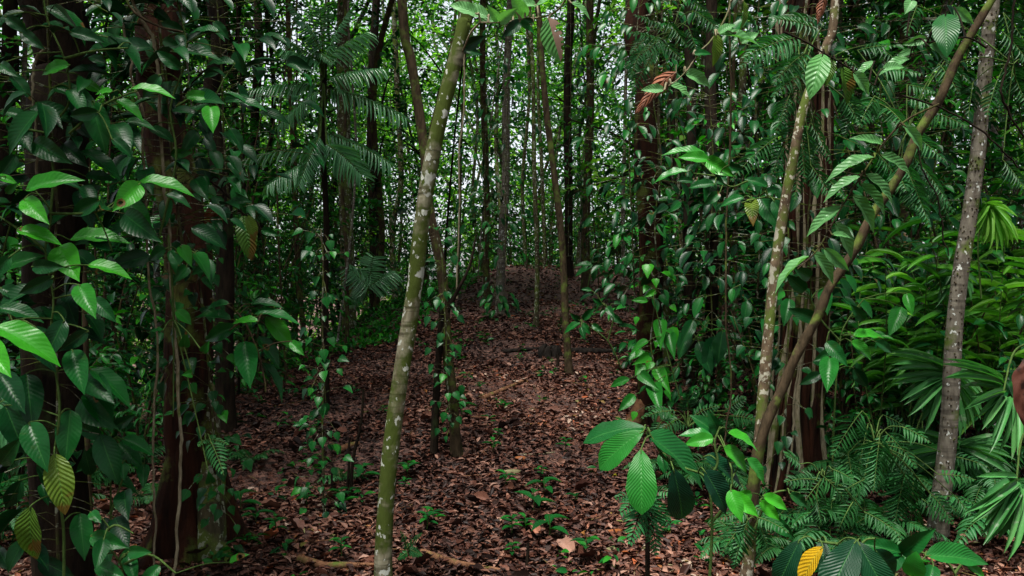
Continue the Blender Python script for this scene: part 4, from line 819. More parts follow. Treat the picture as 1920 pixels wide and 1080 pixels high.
fern('ground_fern', 'dark ferns at the foot of the black trunks right of the red brown trunk', 'fern', (1290, 800), 4.2,
  [(1270, 780, 1205, 765, 20, .2), (1275, 785, 1235, 810, 24, .25), (1290, 770, 1290, 740, 26, .2), (1300, 780, 1350, 760, 24, .25), (1310, 785, 1360, 800, 24, .25), (1260, 770, 1200, 785, 18, .25), (1360, 770, 1400, 745, 24, .25), (1370, 780, 1420, 790, 24, .25), (1240, 790, 1220, 830, 22, .2)])
fern('ground_fern', 'small bright fern on the litter just right of the leaning trunk foot', 'fern', (765, 1035), 3.25,
  [(765, 1030, 792, 1000, 12, .7), (765, 1030, 792, 1042, 14, .6), (763, 1030, 750, 995, 12, .6), (765, 1035, 745, 1050, 12, .5)], n=14, bip=False, pw=.3)
fern('ground_fern', 'little fern growing out of the right side of the buttressed trunk', 'fern', (385, 830), 3.0,
  [(395, 828, 420, 892, 26, .6), (385, 825, 430, 835, 14, .5), (385, 825, 372, 838, 12, .5), (390, 830, 395, 870, 14, .5)], n=16, bip=False, pw=.3)
# climbing ferns at the upper right
fern('climbing_fern', 'curtain of hanging fern fronds to the right of the spotted sapling, upper right', 'fern', (1500, 150), 3.3,
  [(1500, 70, 1390, 112, 44, .6), (1530, 55, 1440, 35, 40, .4), (1510, 100, 1448, 160, 46, .65), (1520, 130, 1445, 185, 36, .6), (1480, 180, 1452, 262, 30, .5), (1500, 225, 1445, 330, 40, .5), (1500, 235, 1510, 345, 40, .55), (1520, 230, 1560, 310, 36, .5), (1520, 310, 1558, 372, 36, .55), (1500, 300, 1490, 378, 34, .5), (1580, 180, 1612, 235, 34, .55), (1590, 110, 1650, 180, 34, .4), (1560, 150, 1600, 110, 30, .4), (1420, 60, 1400, 20, 30, .35)], n=24, group='ferns draped on the trunks at upper right')
fern('climbing_fern', 'pale feathery fern fronds hanging left of the warty trunk, mid right', 'fern', (1700, 250), 3.2,
  [(1690, 240, 1775, 305, 44, .6), (1700, 280, 1780, 385, 46, .75), (1690, 300, 1745, 430, 46, .8), (1680, 320, 1700, 360, 36, .6), (1640, 180, 1610, 240, 36, .5), (1660, 200, 1700, 240, 40, .55), (1700, 180, 1760, 210, 34, .5), (1720, 330, 1790, 400, 34, .6), (1650, 130, 1730, 140, 36, .4), (1760, 120, 1800, 180, 30, .4)], n=24, group='ferns draped on the trunks at upper right')
fern('climbing_fern', 'fern fronds above the curled brown leaf at upper right of centre', 'fern', (1260, 60), 4.2,
  [(1250, 40, 1290, 90, 34, .5), (1245, 70, 1200, 110, 30, .6), (1240, 80, 1180, 60, 30, .5), (1290, 50, 1310, 110, 28, .35), (1220, 90, 1170, 130, 26, .6), (1300, 20, 1350, 60, 30, .3), (1200, 100, 1180, 150, 20, .6)], n=18, bip=False, pw=.2, group='ferns draped on the trunks at upper right')
fern('climbing_fern', 'dark fern fronds at the top right corner beyond the warty trunk', 'fern', (1900, 120), 3.4,
  [(1880, 60, 1930, 120, 44, .35), (1890, 120, 1925, 200, 44, .4), (1870, 150, 1850, 220, 30, .4), (1720, 10, 1700, 70, 30, .5), (1790, 120, 1770, 190, 34, .4), (1880, 300, 1925, 360, 40, .3)], n=20, group='ferns draped on the trunks at upper right')
# palms
def palm(label, rootpx, d, fr, trunkpx=None, n=24, tone=.4, group='small palms', pw=.1, name='understory_palm', mat='palm', trw=.03, droop=.55, sag=.1, nrm=(0, -.5, .8)):
    r_ = P(rootpx[0], rootpx[1], d) if trunkpx is None else P(trunkpx[0][0], trunkpx[0][1], d)
    T_ = thing(name, label, 'palm', r_, group); sm = MB()
    crown = P(rootpx[0], rootpx[1], d)
    for f_ in fr:
        dd = d + (f_[6] if len(f_) > 6 else rng.uniform(-.35, .35)); mb = MB(); f_ = (*f_[:5], min(1, f_[5] + .3)) if len(f_) == 6 else f_
        b = P(f_[0], f_[1], (d + dd) / 2); e = P(f_[2], f_[3], dd)
        frond(mb, sm, b, e, f_[4] / F * d, jit([nrm], .1)[0], n=n, bip=False, rnd=f_[5] if len(f_) > 5 else tone, prof='palm', pw=pw, sag=sag, droop=droop, sweep=.45, r=.006)
        mb.build('frond', M[mat], T_)
        sm.tube(smooth([crown, (crown + b) / 2 + (0, 0, .03), b], 4), (.008, .006), 5, cap=False)
    if trunkpx is not None:
        q = path_px(trunkpx, d); q[0][2] = gz(q[0][0], q[0][1]) - .05
        MB().tube(smooth(q, 8), (trw, trw * .8), 10, .06).build('trunk', M['b_dark'], T_)
    sm.build('stalk', M['stem'], T_)
d_pl = 5.6
palm('dark slender palm in the left middle with arching fronds of hanging leaflets', (607, 150), d_pl,
  [(612, 165, 765, 225, 50, .45), (612, 150, 720, 130, 50, .5), (608, 250, 735, 310, 50, .35), (600, 160, 450, 175, 48, .45), (600, 170, 520, 240, 44, .3), (608, 118, 655, 20, 36, .4), (606, 118, 600, 15, 34, .3), (604, 120, 520, 70, 34, .4), (600, 95, 545, 10, 36, .3), (596, 280, 455, 300, 46, .35), (598, 300, 500, 350, 50, .45), (600, 255, 560, 350, 40, .3), (615, 110, 690, 60, 50, .5), (600, 120, 530, 95, 44, .4), (590, 95, 625, 120, 14, 1.), (612, 270, 680, 330, 50, .4)],
  [(612, 700), (610, 560), (612, 420), (606, 280), (608, 118)], trw=.024, n=22, pw=.085)
palm('young palm low in the shade left of the ridge', (690, 540), 9., [(690, 540, 650, 500, 40, .5), (690, 540, 740, 510, 40, .5), (690, 545, 700, 480, 40, .6), (690, 545, 655, 560, 34, .4)], n=16)
palm('shaded palm fronds at far left below the climbing leaves', (-30, 760), 3.6, [(-20, 770, 50, 730, 60, .3), (-20, 790, 40, 800, 60, .3), (-20, 820, 40, 860, 56, .3)], n=14)
def fan(label, c, d, tips, wpx=13, mat='palmspot', name='understory_palm', group='broad leaflet palms at the right edge', stalk_to=None, tone=.5, T=T_strap, parts='frond', dd=.12):
    tips = [tuple(t_) + (0, 0)[:4 - len(t_)] if len(t_) < 4 else t_ for t_ in tips]; ang = lambda t_: math.atan2(t_[1] - c[1], t_[0] - c[0]); tips = sorted(tips, key=ang)
    tips = tips + [tuple((u_ + v_) / 2 for u_, v_ in zip(p_, r_)) for p_, r_ in zip(tips[:-1], tips[1:]) if abs(ang(p_) - ang(r_)) < .9]; wpx = wpx * .72
    b0 = P(c[0], c[1], d); root = P(*stalk_to, d) if stalk_to else b0
    T_ = thing(name, label, 'palm', root, group); sm = MB()
    mb = MB()
    for k, tp in enumerate(tips):
        e = P(tp[0], tp[1], d - dd * rng.uniform(.2, 1.5)); bx = P(c[0] + (tp[2] if len(tp) > 2 else 0), c[1] + (tp[3] if len(tp) > 3 else 0), d)
        e = e + (0, 0, .10 * np.linalg.norm(e - bx)); dv = e - bx; L = np.linalg.norm(dv)
        mb.inst(T, bx, dv, jit([(-dv[2] * .3, -.8, .65)], .16)[0], L * 1.06, wpx / F * d * rng.uniform(.8, 1.2), np.clip(tone + rng.normal(0, .18), 0, 1))
    mb.build(parts, M[mat], T_)
    sm.tube(smooth([root, (root + b0) / 2 + (0, .05, .06), b0], 6), (.005, .003), 6)
    sm.build('stalk', M['stem'], T_)
    return T_
ft = dict(stalk_to=(1800, 1120))
fan('palm frond with long speckled leaflets spreading behind the middle of the warty trunk', (1768, 700), 4.0,
  [(1690, 690), (1686, 710, 0, 5), (1698, 735, 0, 8), (1710, 757, 0, 10), (1722, 780, -3, 14), (1744, 812, -3, 16), (1812, 825, 8, 16), (1826, 800, 10, 10), (1838, 800, 12, 8), (1848, 782, 12, 4), (1850, 760, 12, 0), (1690, 668, 0, -8), (1705, 655, 0, -12), (1850, 735, 10, -4), (1840, 700, 10, -8)], 15, stalk_to=(1790, 1000))
fan('dark palm frond with narrow leaflets behind the lower half of the warty trunk', (1795, 845), 4.0,
  [(1697, 846), (1702, 868), (1712, 880), (1724, 888, 0, 8), (1779, 924, 0, 8), (1843, 934, 3, 6), (1858, 908, 5, 4), (1880, 892, 6, 0), (1893, 876, 6, -4), (1898, 855, 6, -6), (1895, 835, 5, -8), (1700, 825, 0, -6), (1720, 808, 0, -8), (1865, 815, 5, -10)], 14, tone=.35, stalk_to=(1800, 1010))
fan('pale spotted palm frond drooping at the right edge above the brown curled leaf', (1880, 740), 2.9,
  [(1832, 764), (1846, 792, 0, 3), (1862, 805, 5, 5), (1874, 842, 10, 5), (1905, 862, 20, 8), (1800, 695, -10, -20), (1812, 680, -5, -25), (1820, 720, -5, -8), (1935, 830, 25, 5), (1835, 745, 0, -3)], 15, tone=.45, stalk_to=(1960, 640))
fan('pale spotted palm frond hanging in the lower right corner', (1905, 910), 2.6,
  [(1845, 980), (1842, 965, 0, -6), (1860, 1012, 4, 4), (1880, 1020, 8, 6), (1912, 1055, 12, 8), (1850, 930, 0, -10), (1846, 895, 0, -16), (1925, 1040, 20, 10), (1858, 1000, 2, 0)], 19, tone=.4, stalk_to=(1970, 800))
fan('yellow green fan leaf spreading right of the warty trunk at mid height', (1850, 385), 3.9,
  [(1918, 440), (1912, 455), (1895, 465), (1880, 468), (1862, 462), (1848, 455), (1900, 420), (1880, 375), (1908, 400), (1836, 440), (1830, 420)], 10, mat='grass', tone=.8, stalk_to=(1840, 560))
fan('dark finger-like fan leaf behind the hanging ferns at right', (1790, 500), 4.2, [(1750, 560), (1770, 575), (1800, 580), (1830, 560), (1740, 530), (1835, 530)], 12, tone=.3, stalk_to=(1800, 700))
# clumps of bright strap leaves at the right edge
def strap_clump(label, cx, cy, d, n, L0, L1, wpx, spreadpx, tone=.6, name='strap_leaf_plant', mat='grass', left=True, group='bright strap leaved plants at the right'):
    c = P(cx, cy, d); root = np.array((c[0], c[1], gz(c[0], c[1]))); T_ = thing(name, label, 'plant', root, group); mb = MB(); sm = MB()
    sw = spreadpx / F * d
    for k in range(max(5, n // 3)):
        top = c + rng.normal(0, 1, 3) * np.array((sw, .25, sw * .8)); r0 = root + rng.normal(0, .1, 3) * (1, 1, 0)
        q = smooth([r0, (r0 + top) / 2 + rng.normal(0, .06, 3) + (0, 0, .08), top], 10); sm.tube(q, (.005, .002), 5, cap=False)
        for j in range(11):
            t = .4 + .6 * j / 10; o = q[min(len(q) - 1, int(t * (len(q) - 1)))]; sg = 1 if j % 2 else -1
            dv = np.array((sg * rng.uniform(.5, 1.), rng.uniform(-.6, .2), rng.uniform(-.15, .55)))
            mb.inst(T_strapD if rng.random() < .6 else T_strap, o, dv, jit([(0, -.45, .9)], .2)[0], rng.uniform(L0, L1), wpx / F * d * rng.uniform(.6, 1.1), np.clip(tone + rng.normal(0, .2), 0, 1))
    mb.build('foliage', M[mat], T_); sm.build('stem', M['stem'], T_)
strap_clump('tall clump of bright bamboo-like strap leaves filling the right edge', 1890, 520, 4.6, 66, .16, .36, 7, 80, .62)
strap_clump('strap leaved clump between the warty trunk and the brown diagonal branch', 1715, 480, 4.3, 30, .12, .26, 11, 60, .4)
strap_clump('darker strap leaves in the shade above the palm fronds', 1720, 590, 4.6, 24, .16, .3, 10, 70, .15)
strap_clump('thin pale grass-like leaves behind the right edge palm', 1890, 400, 5.2, 26, .16, .34, 7, 70, .7)

# ------------------------------------------------------------------ saplings and shrubs of the middle ground
def shrub_proto(k, H, rad, nsp, LL, mat, name, label, cat='shrub', T=T_mid, rnd=(.1, .7), wr=.42, nst=4, z0=.1):
    T_ = thing(name, label, cat, (0, 0, 0)); sm = MB(); fol = MB(); Q = []
    for i in range(nst):
        a = rng.uniform(0, 6.28); e = np.array((math.cos(a) * rad * .6, math.sin(a) * rad * .6, H * rng.uniform(.7, 1)))
        q = smooth([(0, 0, -.1), e * (.25, .25, .45), e], 7); sm.tube(q, (.012, .004), 5, .1, i, cap=False); Q.append(q)
    P0 = np.vstack(Q); P0 = P0[P0[:, 2] > z0 * H]; idx = rng.integers(0, len(P0), nsp)
    dirs = np.stack([rng.normal(0, 1, nsp), rng.normal(0, 1, nsp), rng.normal(.1, .35, nsp)], -1)
    org = P0[idx] + unit(dirs) * (rng.random(nsp) ** .7 * rad * .6)[:, None]
    sprigs(fol, org, dirs, .3, 7, LL, T, rnd, wr, sm, stemr=.0016)
    fol.build('foliage', M[mat], T_); sm.build('stem', M['b_brown'], T_)
    return T_
SH = [shrub_proto(0, 2.0, .9, 90, .085, 'small', 'leafy_shrub', 'x'), shrub_proto(1, 1.3, .7, 60, .07, 'small', 'leafy_shrub', 'x'), shrub_proto(2, 2.8, .8, 120, .075, 'small', 'leafy_shrub', 'x', rnd=(.2, .9)), shrub_proto(3, 1.7, .8, 60, .12, 'broad', 'leafy_shrub', 'x', rnd=(.0, .5))]
used = set()
def where(px):
    for lim, t in ((150, 'at the far left behind the black trunk'), (300, 'between the black and buttressed trunks'), (440, 'behind the buttressed trunk'), (560, 'left of the creeper post'), (680, 'around the dark palm'), (790, 'just left of the leaning pale trunk'), (900, 'behind the two stemmed tree'), (1000, 'behind the mottled trunk'), (1090, 'behind the leaning brown stem'), (1200, 'left of the red brown trunk'), (1300, 'right of the red brown trunk'), (1420, 'left of the spotted sapling'), (1560, 'behind the strangler fig'), (1720, 'behind the diagonal branch'), (9999, 'beyond the warty trunk')):
        if px < lim: return t
def place(protos, k, x, y, noun, group, sc=1., sink=0.):
    px = 960 + x / y * F
    depth = 'close by' if y < 7 else ('some way off' if y < 12 else ('in the distance' if y < 18 else 'far back'))
    adj = ('bushy', 'low', 'tall', 'broad leaved', 'airy', 'bright')[k % 6]
    lab = f'{adj} green {noun} {depth}, {where(px)}'
    if noun.startswith('arching'): lab = ('small wide', 'small', 'large')[k] + f' {noun}, {where(px)}'
    loc = (x, y, float(gz(x, y)) - sink)
    if id(protos[k]) not in used:
        used.add(id(protos[k])); o = protos[k]; o.location = loc; o.rotation_euler = (0, 0, random.uniform(0, 6.28)); o.scale = (sc,) * 3; o['label'] = lab; o['group'] = group; return o
    return copy_thing(protos[k], loc, random.uniform(0, 6.28), sc, lab, group)
def at_px(px, y): return (px - 960) / F * y
for px, y, k, sc in ((30, 5.5, 0, 1), (190, 5.2, 2, 1), (240, 7, 0, 1.1), (420, 6.4, 2, 1), (480, 7.5, 0, 1), (520, 9.5, 2, 1.1), (455, 10.5, 0, 1.2), (600, 11, 2, 1.1), (560, 13, 0, 1.3), (650, 13.5, 2, 1.3), (700, 12.5, 0, 1.), (740, 15.5, 2, 1.2), (790, 17, 0, 1.2), (370, 9, 2, 1.2), (300, 11, 0, 1.3), (120, 8, 2, 1.2), (10, 9, 0, 1.4), (100, 4.3, 1, .9), (265, 4.6, 1, .8), (205, 5.8, 3, 1), (20, 4.6, 3, .8), (1440, 4.7, 1, .7), (1760, 4.7, 1, .8), (1690, 6.4, 0, 1), (1560, 7.2, 3, 1.2), (1860, 6.6, 0, 1.2), (1470, 6.8, 3, 1.1),
                    (1285, 6.6, 3, 1), (1350, 5.9, 2, .9), (1420, 5.4, 3, 1), (1420, 8, 2, 1.1), (1530, 6.2, 0, 1), (1600, 5.2, 3, 1), (1680, 5.4, 2, 1), (1790, 5.4, 0, 1.1), (1900, 5.8, 2, 1.1), (1640, 8, 2, 1.3), (1830, 8, 2, 1.4), (1290, 9.5, 2, 1.2), (1360, 11, 0, 1.4), (1480, 10, 2, 1.4), (1240, 13, 2, 1.3), (1160, 17, 0, 1.2), (1570, 4.6, 1, .9), (1850, 4.6, 3, .8), (700, 16.5, 0, 1.3), (860, 18, 2, 1.2), (960, 19, 0, 1.2), (1060, 19, 2, 1.3)):
    place(SH, k, at_px(px, y), y, 'shrub', 'leafy shrubs in the undergrowth', sc)
# rosette ferns copied over the damp right-hand side and under the left trunks
def rosette(k, nf, L, wd):
    T_ = thing('rosette_fern', 'x', 'fern', (0, 0, 0)); sm = MB()
    for i in range(nf):
        a = i / nf * 6.283 + rng.uniform(-.3, .3); r_ = L * rng.uniform(.75, 1.1); b = np.array((math.cos(a) * .04, math.sin(a) * .04, .05)); e = np.array((math.cos(a) * r_, math.sin(a) * r_, rng.uniform(.0, .3) * L)); mb = MB()
        frond(mb, sm, b, e, wd, (0, 0, 1), n=24, bip=False, rnd=rng.uniform(.2, .7), pw=.13, sag=.45, droop=.3); mb.build('frond', M['fern'], T_)
    sm.build('stalk', M['stem'], T_); return T_
RF = [rosette(0, 9, .42, .11), rosette(1, 7, .3, .085), rosette(2, 8, .52, .13)]
for px, y, k, sc in ((1490, 3.3, 1, 1), (1555, 3.5, 0, 1), (1625, 3.6, 2, .8), (1690, 4.3, 0, 1.1), (1860, 3.9, 0, 1), (1910, 3.5, 2, 1), (1640, 4.1, 2, 1), (1560, 4.3, 0, 1), (1700, 4.5, 2, 1), (1860, 4.3, 0, 1.1), (1450, 3.8, 1, 1), (1390, 3.4, 1, .9), (1340, 4.3, 0, .9), (1400, 4.8, 2, .9), (1260, 4.5, 1, 1), (30, 3.9, 2, 1), (130, 4.3, 0, 1), (250, 4.6, 1, 1), (290, 3.9, 1, .8), (470, 4.4, 1, .6), (640, 4.3, 1, .5)):
    place(RF, k, at_px(px, y), y, f'arching fern{("", " farther in")[y > 3.8]}', 'rosette ferns on the ground', sc)
# seedlings on the litter
for px, y in ((770, 18.5), (830, 20), (880, 21.5), (930, 19.5), (990, 22), (1030, 20.5), (1080, 23), (1120, 20), (1170, 22), (1210, 19), (1000, 25), (900, 24.5), (1130, 25.5), (820, 24)):
    place(SH, 2 if px % 20 else 0, at_px(px, y), y, 'shrub', 'leafy shrubs in the undergrowth', 1.55)
def seedling_proto(k, n, L):
    T_ = thing('seedling', 'x', 'seedling', (0, 0, 0)); mb = MB(); sm = MB()
    sm.tube([(0, 0, -.02), (.004, 0, .05), (0, 0, .1)], (.003, .002), 5)
    for i in range(n):
        a = i * 2.4 + rng.uniform(-.3, .3); z = .04 + .06 * i / n; el = rng.uniform(.1, .6)
        mb.inst(T_mid, (0, 0, z), (math.cos(a), math.sin(a), el), (0, 0, 1), L * rng.uniform(.7, 1.2), L * .42, rng.uniform(.15, .6))
    mb.build('foliage', M['small'], T_); sm.build('stem', M['stem'], T_); return T_
SD = [seedling_proto(0, 5, .08), seedling_proto(1, 7, .06), seedling_proto(2, 4, .11)]
sd_pts = [(450, 960, 2), (480, 985, 2), (515, 1010, 1), (575, 955, 1), (640, 960, 0), (680, 905, 2), (655, 940, 2), (765, 900, 0), (760, 920, 1), (800, 1000, 1), (812, 985, 0), (935, 825, 1), (925, 850, 0), (945, 775, 0), (865, 785, 2), (900, 735, 0), (900, 640, 1), (975, 680, 0), (1000, 960, 2), (1015, 900, 1), (1030, 1010, 2), (960, 1050, 1), (985, 1000, 0), (1020, 930, 2), (1100, 1050, 0), (948, 915, 0), (1060, 850, 1), (1160, 850, 0), (720, 780, 1), (860, 590, 0), (960, 1012, 1), (640, 1050, 1)]
for i, (px, py, k) in enumerate(sd_pts):
    d = base_at(px, py); near = 'close to the camera' if d < 3.6 else ('on mid slope' if d < 6 else 'up the slope')
    lk = 'left of the leaning trunk' if px < 730 else ('beside the leaning trunk' if px < 860 else ('on the open litter' if px < 1000 else 'towards the pleated plant'))
    lab = f"{('small green', 'tiny many leaved', 'fresh broad leaved')[k]} seedling {near}, {lk}"
    loc = (at_px(px, d), d, float(gz(at_px(px, d), d)))
    if id(SD[k]) not in used: used.add(id(SD[k])); SD[k].location = loc; SD[k]['label'] = lab; SD[k]['group'] = 'seedlings on the leaf litter'
    else: copy_thing(SD[k], loc, random.uniform(0, 6), random.uniform(.7, 1.2), lab, 'seedlings on the leaf litter')

# ------------------------------------------------------------------ fallen wood
def log_(label, pts, r, mat='deadwood', name='fallen_branch', extra=()):
    q = []
    for px, py in pts:
        d = base_at(px, py); x = at_px(px, d); q.append((x, d, float(gz(x, d)) + r * .5))
    q = smooth(q, 6); T_ = thing(name, label, 'branch', q[0], 'fallen branches on the slope')
    MB().tube(q, (r, r * .55), 8, .15, random.random() * 6).build('limb', M[mat], T_)
log_('reddish surface root or fallen branch at the bottom left of the leaning trunk', [(560, 1052), (600, 1066), (650, 1066), (705, 1066)], .02)
log_('brown fallen branch at the bottom just right of the leaning trunk', [(790, 1040), (850, 1062), (900, 1068), (940, 1076)], .018, 'deadwood')
log_('thin broken branch lying across the slope below the olive stem', [(905, 750), (940, 735), (985, 715)], .022)
log_('dark fallen branch lying left of the red brown trunk', [(1060, 662), (1120, 664), (1180, 662)], .04, 'charred')
log_('slim dark stick left of the charred stump', [(945, 662), (990, 658), (1030, 655)], .022, 'charred')
log_('short orange brown broken wood near the thin sticks at left', [(632, 852), (655, 842), (672, 835)], .025)
log_('small grey stick on the litter below the two stems', [(960, 856), (1000, 855), (1040, 850)], .008, 'vine')
log_('brown fallen limb on the slope beside the two stems', [(880, 700), (850, 712), (815, 705)], .012)
def stump():
    d = base_at(1030, 668); x = at_px(1030, d); T_ = thing('charred_stump', 'low black charred stump in the middle of the slope', 'stump', (x, d, float(gz(x, d)) - .05))
    mb = MB(); 
    for k in range(7):
        a = k / 7 * 6.28; q = smooth([(x + .09 * math.cos(a), d + .07 * math.sin(a), gz(x, d) - .03), (x + .07 * math.cos(a), d + .05 * math.sin(a), gz(x, d) + .06), (x + .04 * math.cos(a + .4), d + .03 * math.sin(a), gz(x, d) + rng.uniform(.05, .13))], 5); mb.tube(q, (.04, .03, .01), 8, .2, k)
    mb.build('snag', M['charred'], T_)
stump()
for lab, pts, w_ in (('thin upright dead stick left of the leaning trunk', [(657, 935), (662, 860), (676, 800), (682, 730)], 7), ('short thin upright stick beside the taller dead stick', [(650, 925), (654, 880), (655, 820)], 6), ('bare thin stem rising by the creeper post', [(624, 935), (622, 900), (624, 870)], 5), ('short dark snag sticking up right of the slope centre', [(1045, 690), (1046, 675), (1044, 664)], 7), ('small brown snag standing at the bottom right of centre', [(988, 1060), (989, 1040), (991, 1018)], 8)):
    d = base_at(*pts[0]); q = path_px(pts, d); T_ = thing('dead_stick', lab, 'stick', q[0], 'upright dead sticks'); MB().tube(smooth(q, 5), (w_ / 2 / F * d, w_ / 3 / F * d), 7, .12).build('stick', M['b_dark'], T_)
# big single litter leaves one can point to
for lab, px, py, l, a, rn, mt in (('large dull pink dead leaf lying left of the leaning trunk', 620, 988, .13, 1.9, .75, 'litter'), ('long olive dead leaf on the litter below the two stems', 945, 893, .1, .2, .97, 'litter'), ('pale tan crumpled leaf right of the slope centre', 1062, 825, .12, 1.2, .7, 'litter'), ('small yellow round leaf near the pleated plant', 1153, 902, .05, 1.4, .3, 'yellow'), ('orange red leaf on the litter close to the pleated fern', 1140, 1010, .08, .3, .93, 'litter'), ('curled pinkish leaf at the bottom left beside the root', 545, 1060, .14, 2.2, .7, 'litter'), ('rust red leaf halfway down the open slope', 965, 868, .07, .2, .93, 'litter')):
    d = base_at(px, py); x = at_px(px, d); z = float(gz(x, d)) + .03
    o = MB().inst(leaf_t(8, 2, 'ell', .3, -.15, .06, -.2), (x, d, z), (math.cos(a), math.sin(a), .25), (.0, -.35, 1), l, l * .5, rn).build('fallen_leaf', M[mt], None, (x, d, z)); tag(o, lab, 'fallen leaf', 'large fallen leaves on the litter')

# ------------------------------------------------------------------ background trees and the forest edge
def under_proto(k, H, nsp, rad, z0, LL, mat, rnd=(.1, .8)):
    T_ = thing('understory_tree', 'x', 'tree', (0, 0, 0)); tr = MB(); fol = MB()
    ln = rng.normal(0, .6, 2); q = smooth([(0, 0, -.3), (ln[0] * .3, ln[1] * .3, H * .35), (ln[0] * 1.2, ln[1], H * .7), (ln[0] * 1.5, ln[1] * 1.4, H)], 6)
    tr.tube(q + np.stack([.12 * np.sin(q[:, 2] * 1.3 + k), .06 * np.cos(q[:, 2] * 1.1), 0 * q[:, 2]], -1), (.05, .04, .02), 8, .12, k, cap=False)
    lm = MB(); Q = []
    for i in range(12):
        s_ = q[int(rng.uniform(z0 * .9, .95) * (len(q) - 1))]; a = rng.uniform(0, 6.28)
        e = s_ + np.array((math.cos(a) * rad, math.sin(a) * rad, rng.uniform(.1, .9))); b_ = smooth([s_, (s_ + e) / 2 + (0, 0, .15), e], 4); lm.tube(b_, (.022, .007), 4, cap=False); Q.append(b_[2:])
    P0 = np.vstack(Q + [q[int(z0 * len(q)):]]); idx = rng.integers(0, len(P0), nsp)
    org = P0[idx] + rng.normal(0, .42, (nsp, 3)) * (1, 1, 1.2)
    sprigs(fol, org, np.stack([rng.normal(0, 1, nsp), rng.normal(0, 1, nsp), rng.normal(0, .35, nsp)], -1), .42, 8, LL, T_far, rnd, wr=.48)
    tr.build('trunk', M[('b_brown', 'b_mid', 'b_dark', 'b_pale')[k % 4]], T_); lm.build('limb', M['b_dark'], T_); fol.build('foliage', M[mat], T_)
    return T_
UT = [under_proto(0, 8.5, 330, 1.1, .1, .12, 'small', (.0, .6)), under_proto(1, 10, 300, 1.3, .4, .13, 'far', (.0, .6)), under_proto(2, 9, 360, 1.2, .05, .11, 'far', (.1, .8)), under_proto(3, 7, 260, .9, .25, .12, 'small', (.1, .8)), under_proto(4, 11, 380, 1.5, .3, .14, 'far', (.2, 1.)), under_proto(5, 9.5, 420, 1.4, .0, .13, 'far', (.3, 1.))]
rng = np.random.default_rng(21); random.seed(5)
cnt = 0; tries = 0; spots = []
while cnt < 100 and tries < 5000:
    tries += 1
    y = rng.uniform(9, 27); x = rng.uniform(-.74, .74) * y; px = 960 + x / y * F
    if 730 < px < 1260 and y < 17.5: continue
    if px < 730 and y < 10.5 and px > 420: continue
    if any((x - a) ** 2 + (y - b) ** 2 < 1.5 for a, b in spots): continue
    if 1250 < px < 1330 and rng.random() < .6: continue
    spots.append((x, y)); k = int(rng.integers(0, 4)) if y < 16 else int(rng.integers(1, 6))
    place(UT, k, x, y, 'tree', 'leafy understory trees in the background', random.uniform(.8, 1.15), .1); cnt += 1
# thin pole-like saplings and bare hanging stems of the middle distance
for i in range(30):
    y = rng.uniform(7, 17); px = rng.uniform(330, 1500); x = at_px(px, y)
    if 760 < px < 1180 and y < 11: continue
    z = float(gz(x, y)); r = rng.uniform(.008, .02); ln = rng.normal(0, .35, 2); H = rng.uniform(5.5, 8)
    q = smooth([(x, y, z - .1), (x + ln[0] * .4 + rng.normal(0, .08), y, z + H * .35), (x + ln[0] * .9 + rng.normal(0, .1), y + ln[1], z + H * .7), (x + ln[0] * 1.3, y + ln[1], z + H)], 6)
    T_ = thing('sapling', f"{('thin dark', 'thin grey', 'wiry brown', 'thin mossy')[i % 4]} sapling stem {'nearer' if y < 11 else 'farther'}, {where(px)}", 'sapling', (x, y, z - .1), 'thin sapling stems of the middle distance')
    MB().tube(q, (r, r * .6), 6, .1, i).build('stem', M[('b_dark', 'b_pale', 'b_brown', 'b_mid')[i % 4]], T_)
    fo = MB(); n_ = 14; ii = rng.integers(len(q) // 3, len(q), n_); sprigs(fo, q[ii], np.stack([rng.normal(0, 1, n_), rng.normal(0, 1, n_), rng.normal(0, .3, n_)], -1), .3, 6, .09, T_far, (0, .6)); fo.build('foliage', M['small'], T_)
# tall canopy trees that shade the ridge
for i, (x, y, k) in enumerate(((-6.5, 6, 1), (-8.5, 9.5, 0), (6, 6.5, 1), (9, 10, 1), (7.5, 14, 0), (-5, 8, 1), (-2.1, 10.3, 1), (4.3, 9, 1), (-6.5, 13, 1), (3.1, 14.5, 1), (5.5, 3.6, 0), (-5.2, 4.4, 0))):
    z = float(gz(x, y)); H = random.uniform(7.2, 9.5) + z
    T_ = thing('canopy_tree', f"tall tree, {where(960 + x / y * F)}, about {('six','eight','ten','thirteen','twenty')[min(4, int(y // 4))]} paces away", 'tree', (x, y, z - .1), 'tall canopy trees')
    q = smooth([(x, y, z - .1), (x + .16 * math.sin(i * 2), y, z + H * .4), (x, y + .1, H)], 6); MB().tube(q, (.1, .08, .05), 14, .06, i).build('trunk', M[('b_mid', 'b_brown', 'b_dark')[i % 3]], T_)
    put_crown(T_, q[-1], k, random.uniform(0, 6), 1.15)
for i, (x, y, k) in enumerate(((-4.6, -7, 1), (4.8, -7, 1), (0, -9, 1), (-8.5, -1, 1), (8.5, -1, 1))):
    z = float(gz(x, y)); H = 8.5 + z + .3 * math.sin(i * 3)
    T_ = thing('canopy_tree', f"tall shading tree {('left','right')[x > 0]} of the viewpoint and outside the picture, {('close by', 'further back')[y < -4.6]}", 'tree', (x, y, z - .1), 'tall canopy trees')
    q = smooth([(x, y, z - .1), (x + .16 * math.sin(i * 2), y, z + H * .4), (x, y + .1, H)], 6); MB().tube(q, (.1, .08, .05), 14, .06, i).build('trunk', M[('b_mid', 'b_brown', 'b_dark')[i % 3]], T_)
    put_crown(T_, q[-1], k, random.uniform(0, 6), 1.15)
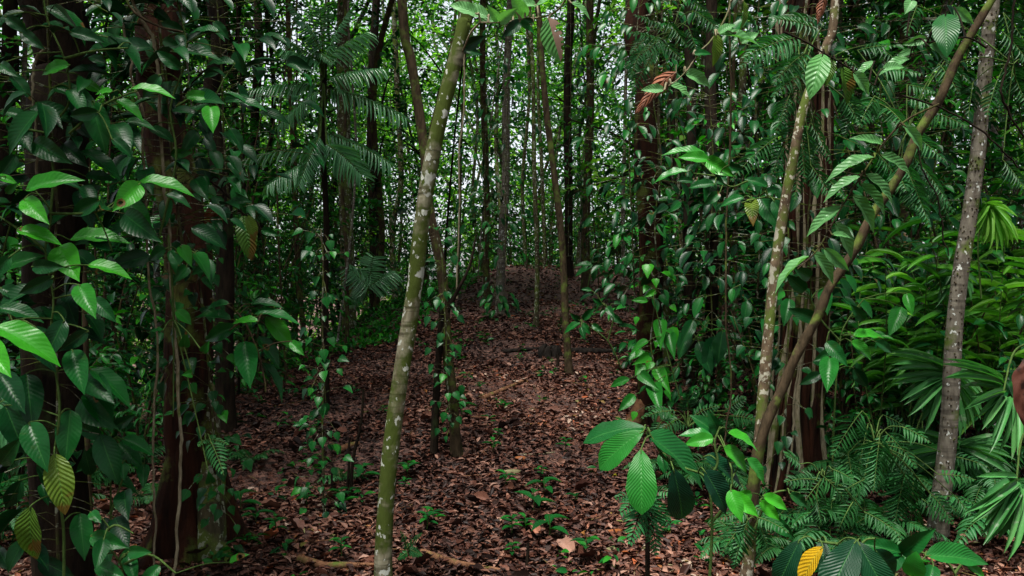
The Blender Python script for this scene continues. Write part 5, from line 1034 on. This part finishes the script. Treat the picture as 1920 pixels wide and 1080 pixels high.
for i, (x, y) in enumerate(((-2.6, -2.2), (2.4, -2.4), (0, -3.2), (-3.8, -.8), (3.9, -.9), (-7.5, -3), (7.5, -3), (-8, 1.5), (8, 1.5), (0, -5.2), (-3.2, -4.6), (2.8, -4.4), (5.2, -6.5), (-7, -7), (-4.5, -2.5), (-2, -4), (1.2, -4.5), (4, -2.8), (6, -.5), (-6.3, .3), (-1, -6.5), (3, -7), (6.5, -4.5), (-5, -5.5), (-4.3, 1.2), (4.8, 1.4))):  # unseen trees behind and beside the camera, added to block side and back light
    c = copy_thing(UT[(1, 3, 5, 2)[i % 4]], (x, y, float(gz(x, y))), i * 1.3, 1.05, f"leafy tree {('left','right')[x > 0]} of the viewpoint outside the picture, {('near', 'far')[y < -4]}", 'leafy trees round the viewpoint')
def far_wood():
    mb = MB(); sm = MB(); n = 26000
    y = rng.uniform(27, 42, n); x = rng.uniform(-.8, .8, n) * y; z = -4 + 20 * rng.random(n) ** .85
    den = np.sin(x * .55 + 1.2) * np.sin(z * .6 + x * .22) + .6 * np.sin(x * 1.7 + z * 1.1) + rng.normal(0, .45, n)
    keep = den > -.3 + np.clip((z - 8) * .12, 0, .8) ; x, y, z = x[keep], y[keep], z[keep]; n = len(x)
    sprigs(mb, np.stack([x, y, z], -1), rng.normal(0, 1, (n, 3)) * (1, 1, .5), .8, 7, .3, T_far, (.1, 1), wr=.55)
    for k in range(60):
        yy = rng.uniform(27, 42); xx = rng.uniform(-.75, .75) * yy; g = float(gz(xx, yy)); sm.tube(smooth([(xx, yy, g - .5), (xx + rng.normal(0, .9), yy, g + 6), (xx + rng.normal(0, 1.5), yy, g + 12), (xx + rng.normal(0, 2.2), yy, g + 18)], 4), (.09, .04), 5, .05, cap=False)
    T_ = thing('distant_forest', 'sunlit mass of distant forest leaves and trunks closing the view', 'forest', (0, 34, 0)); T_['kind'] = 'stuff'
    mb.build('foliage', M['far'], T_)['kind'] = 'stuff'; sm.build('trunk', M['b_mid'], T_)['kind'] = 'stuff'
far_wood()
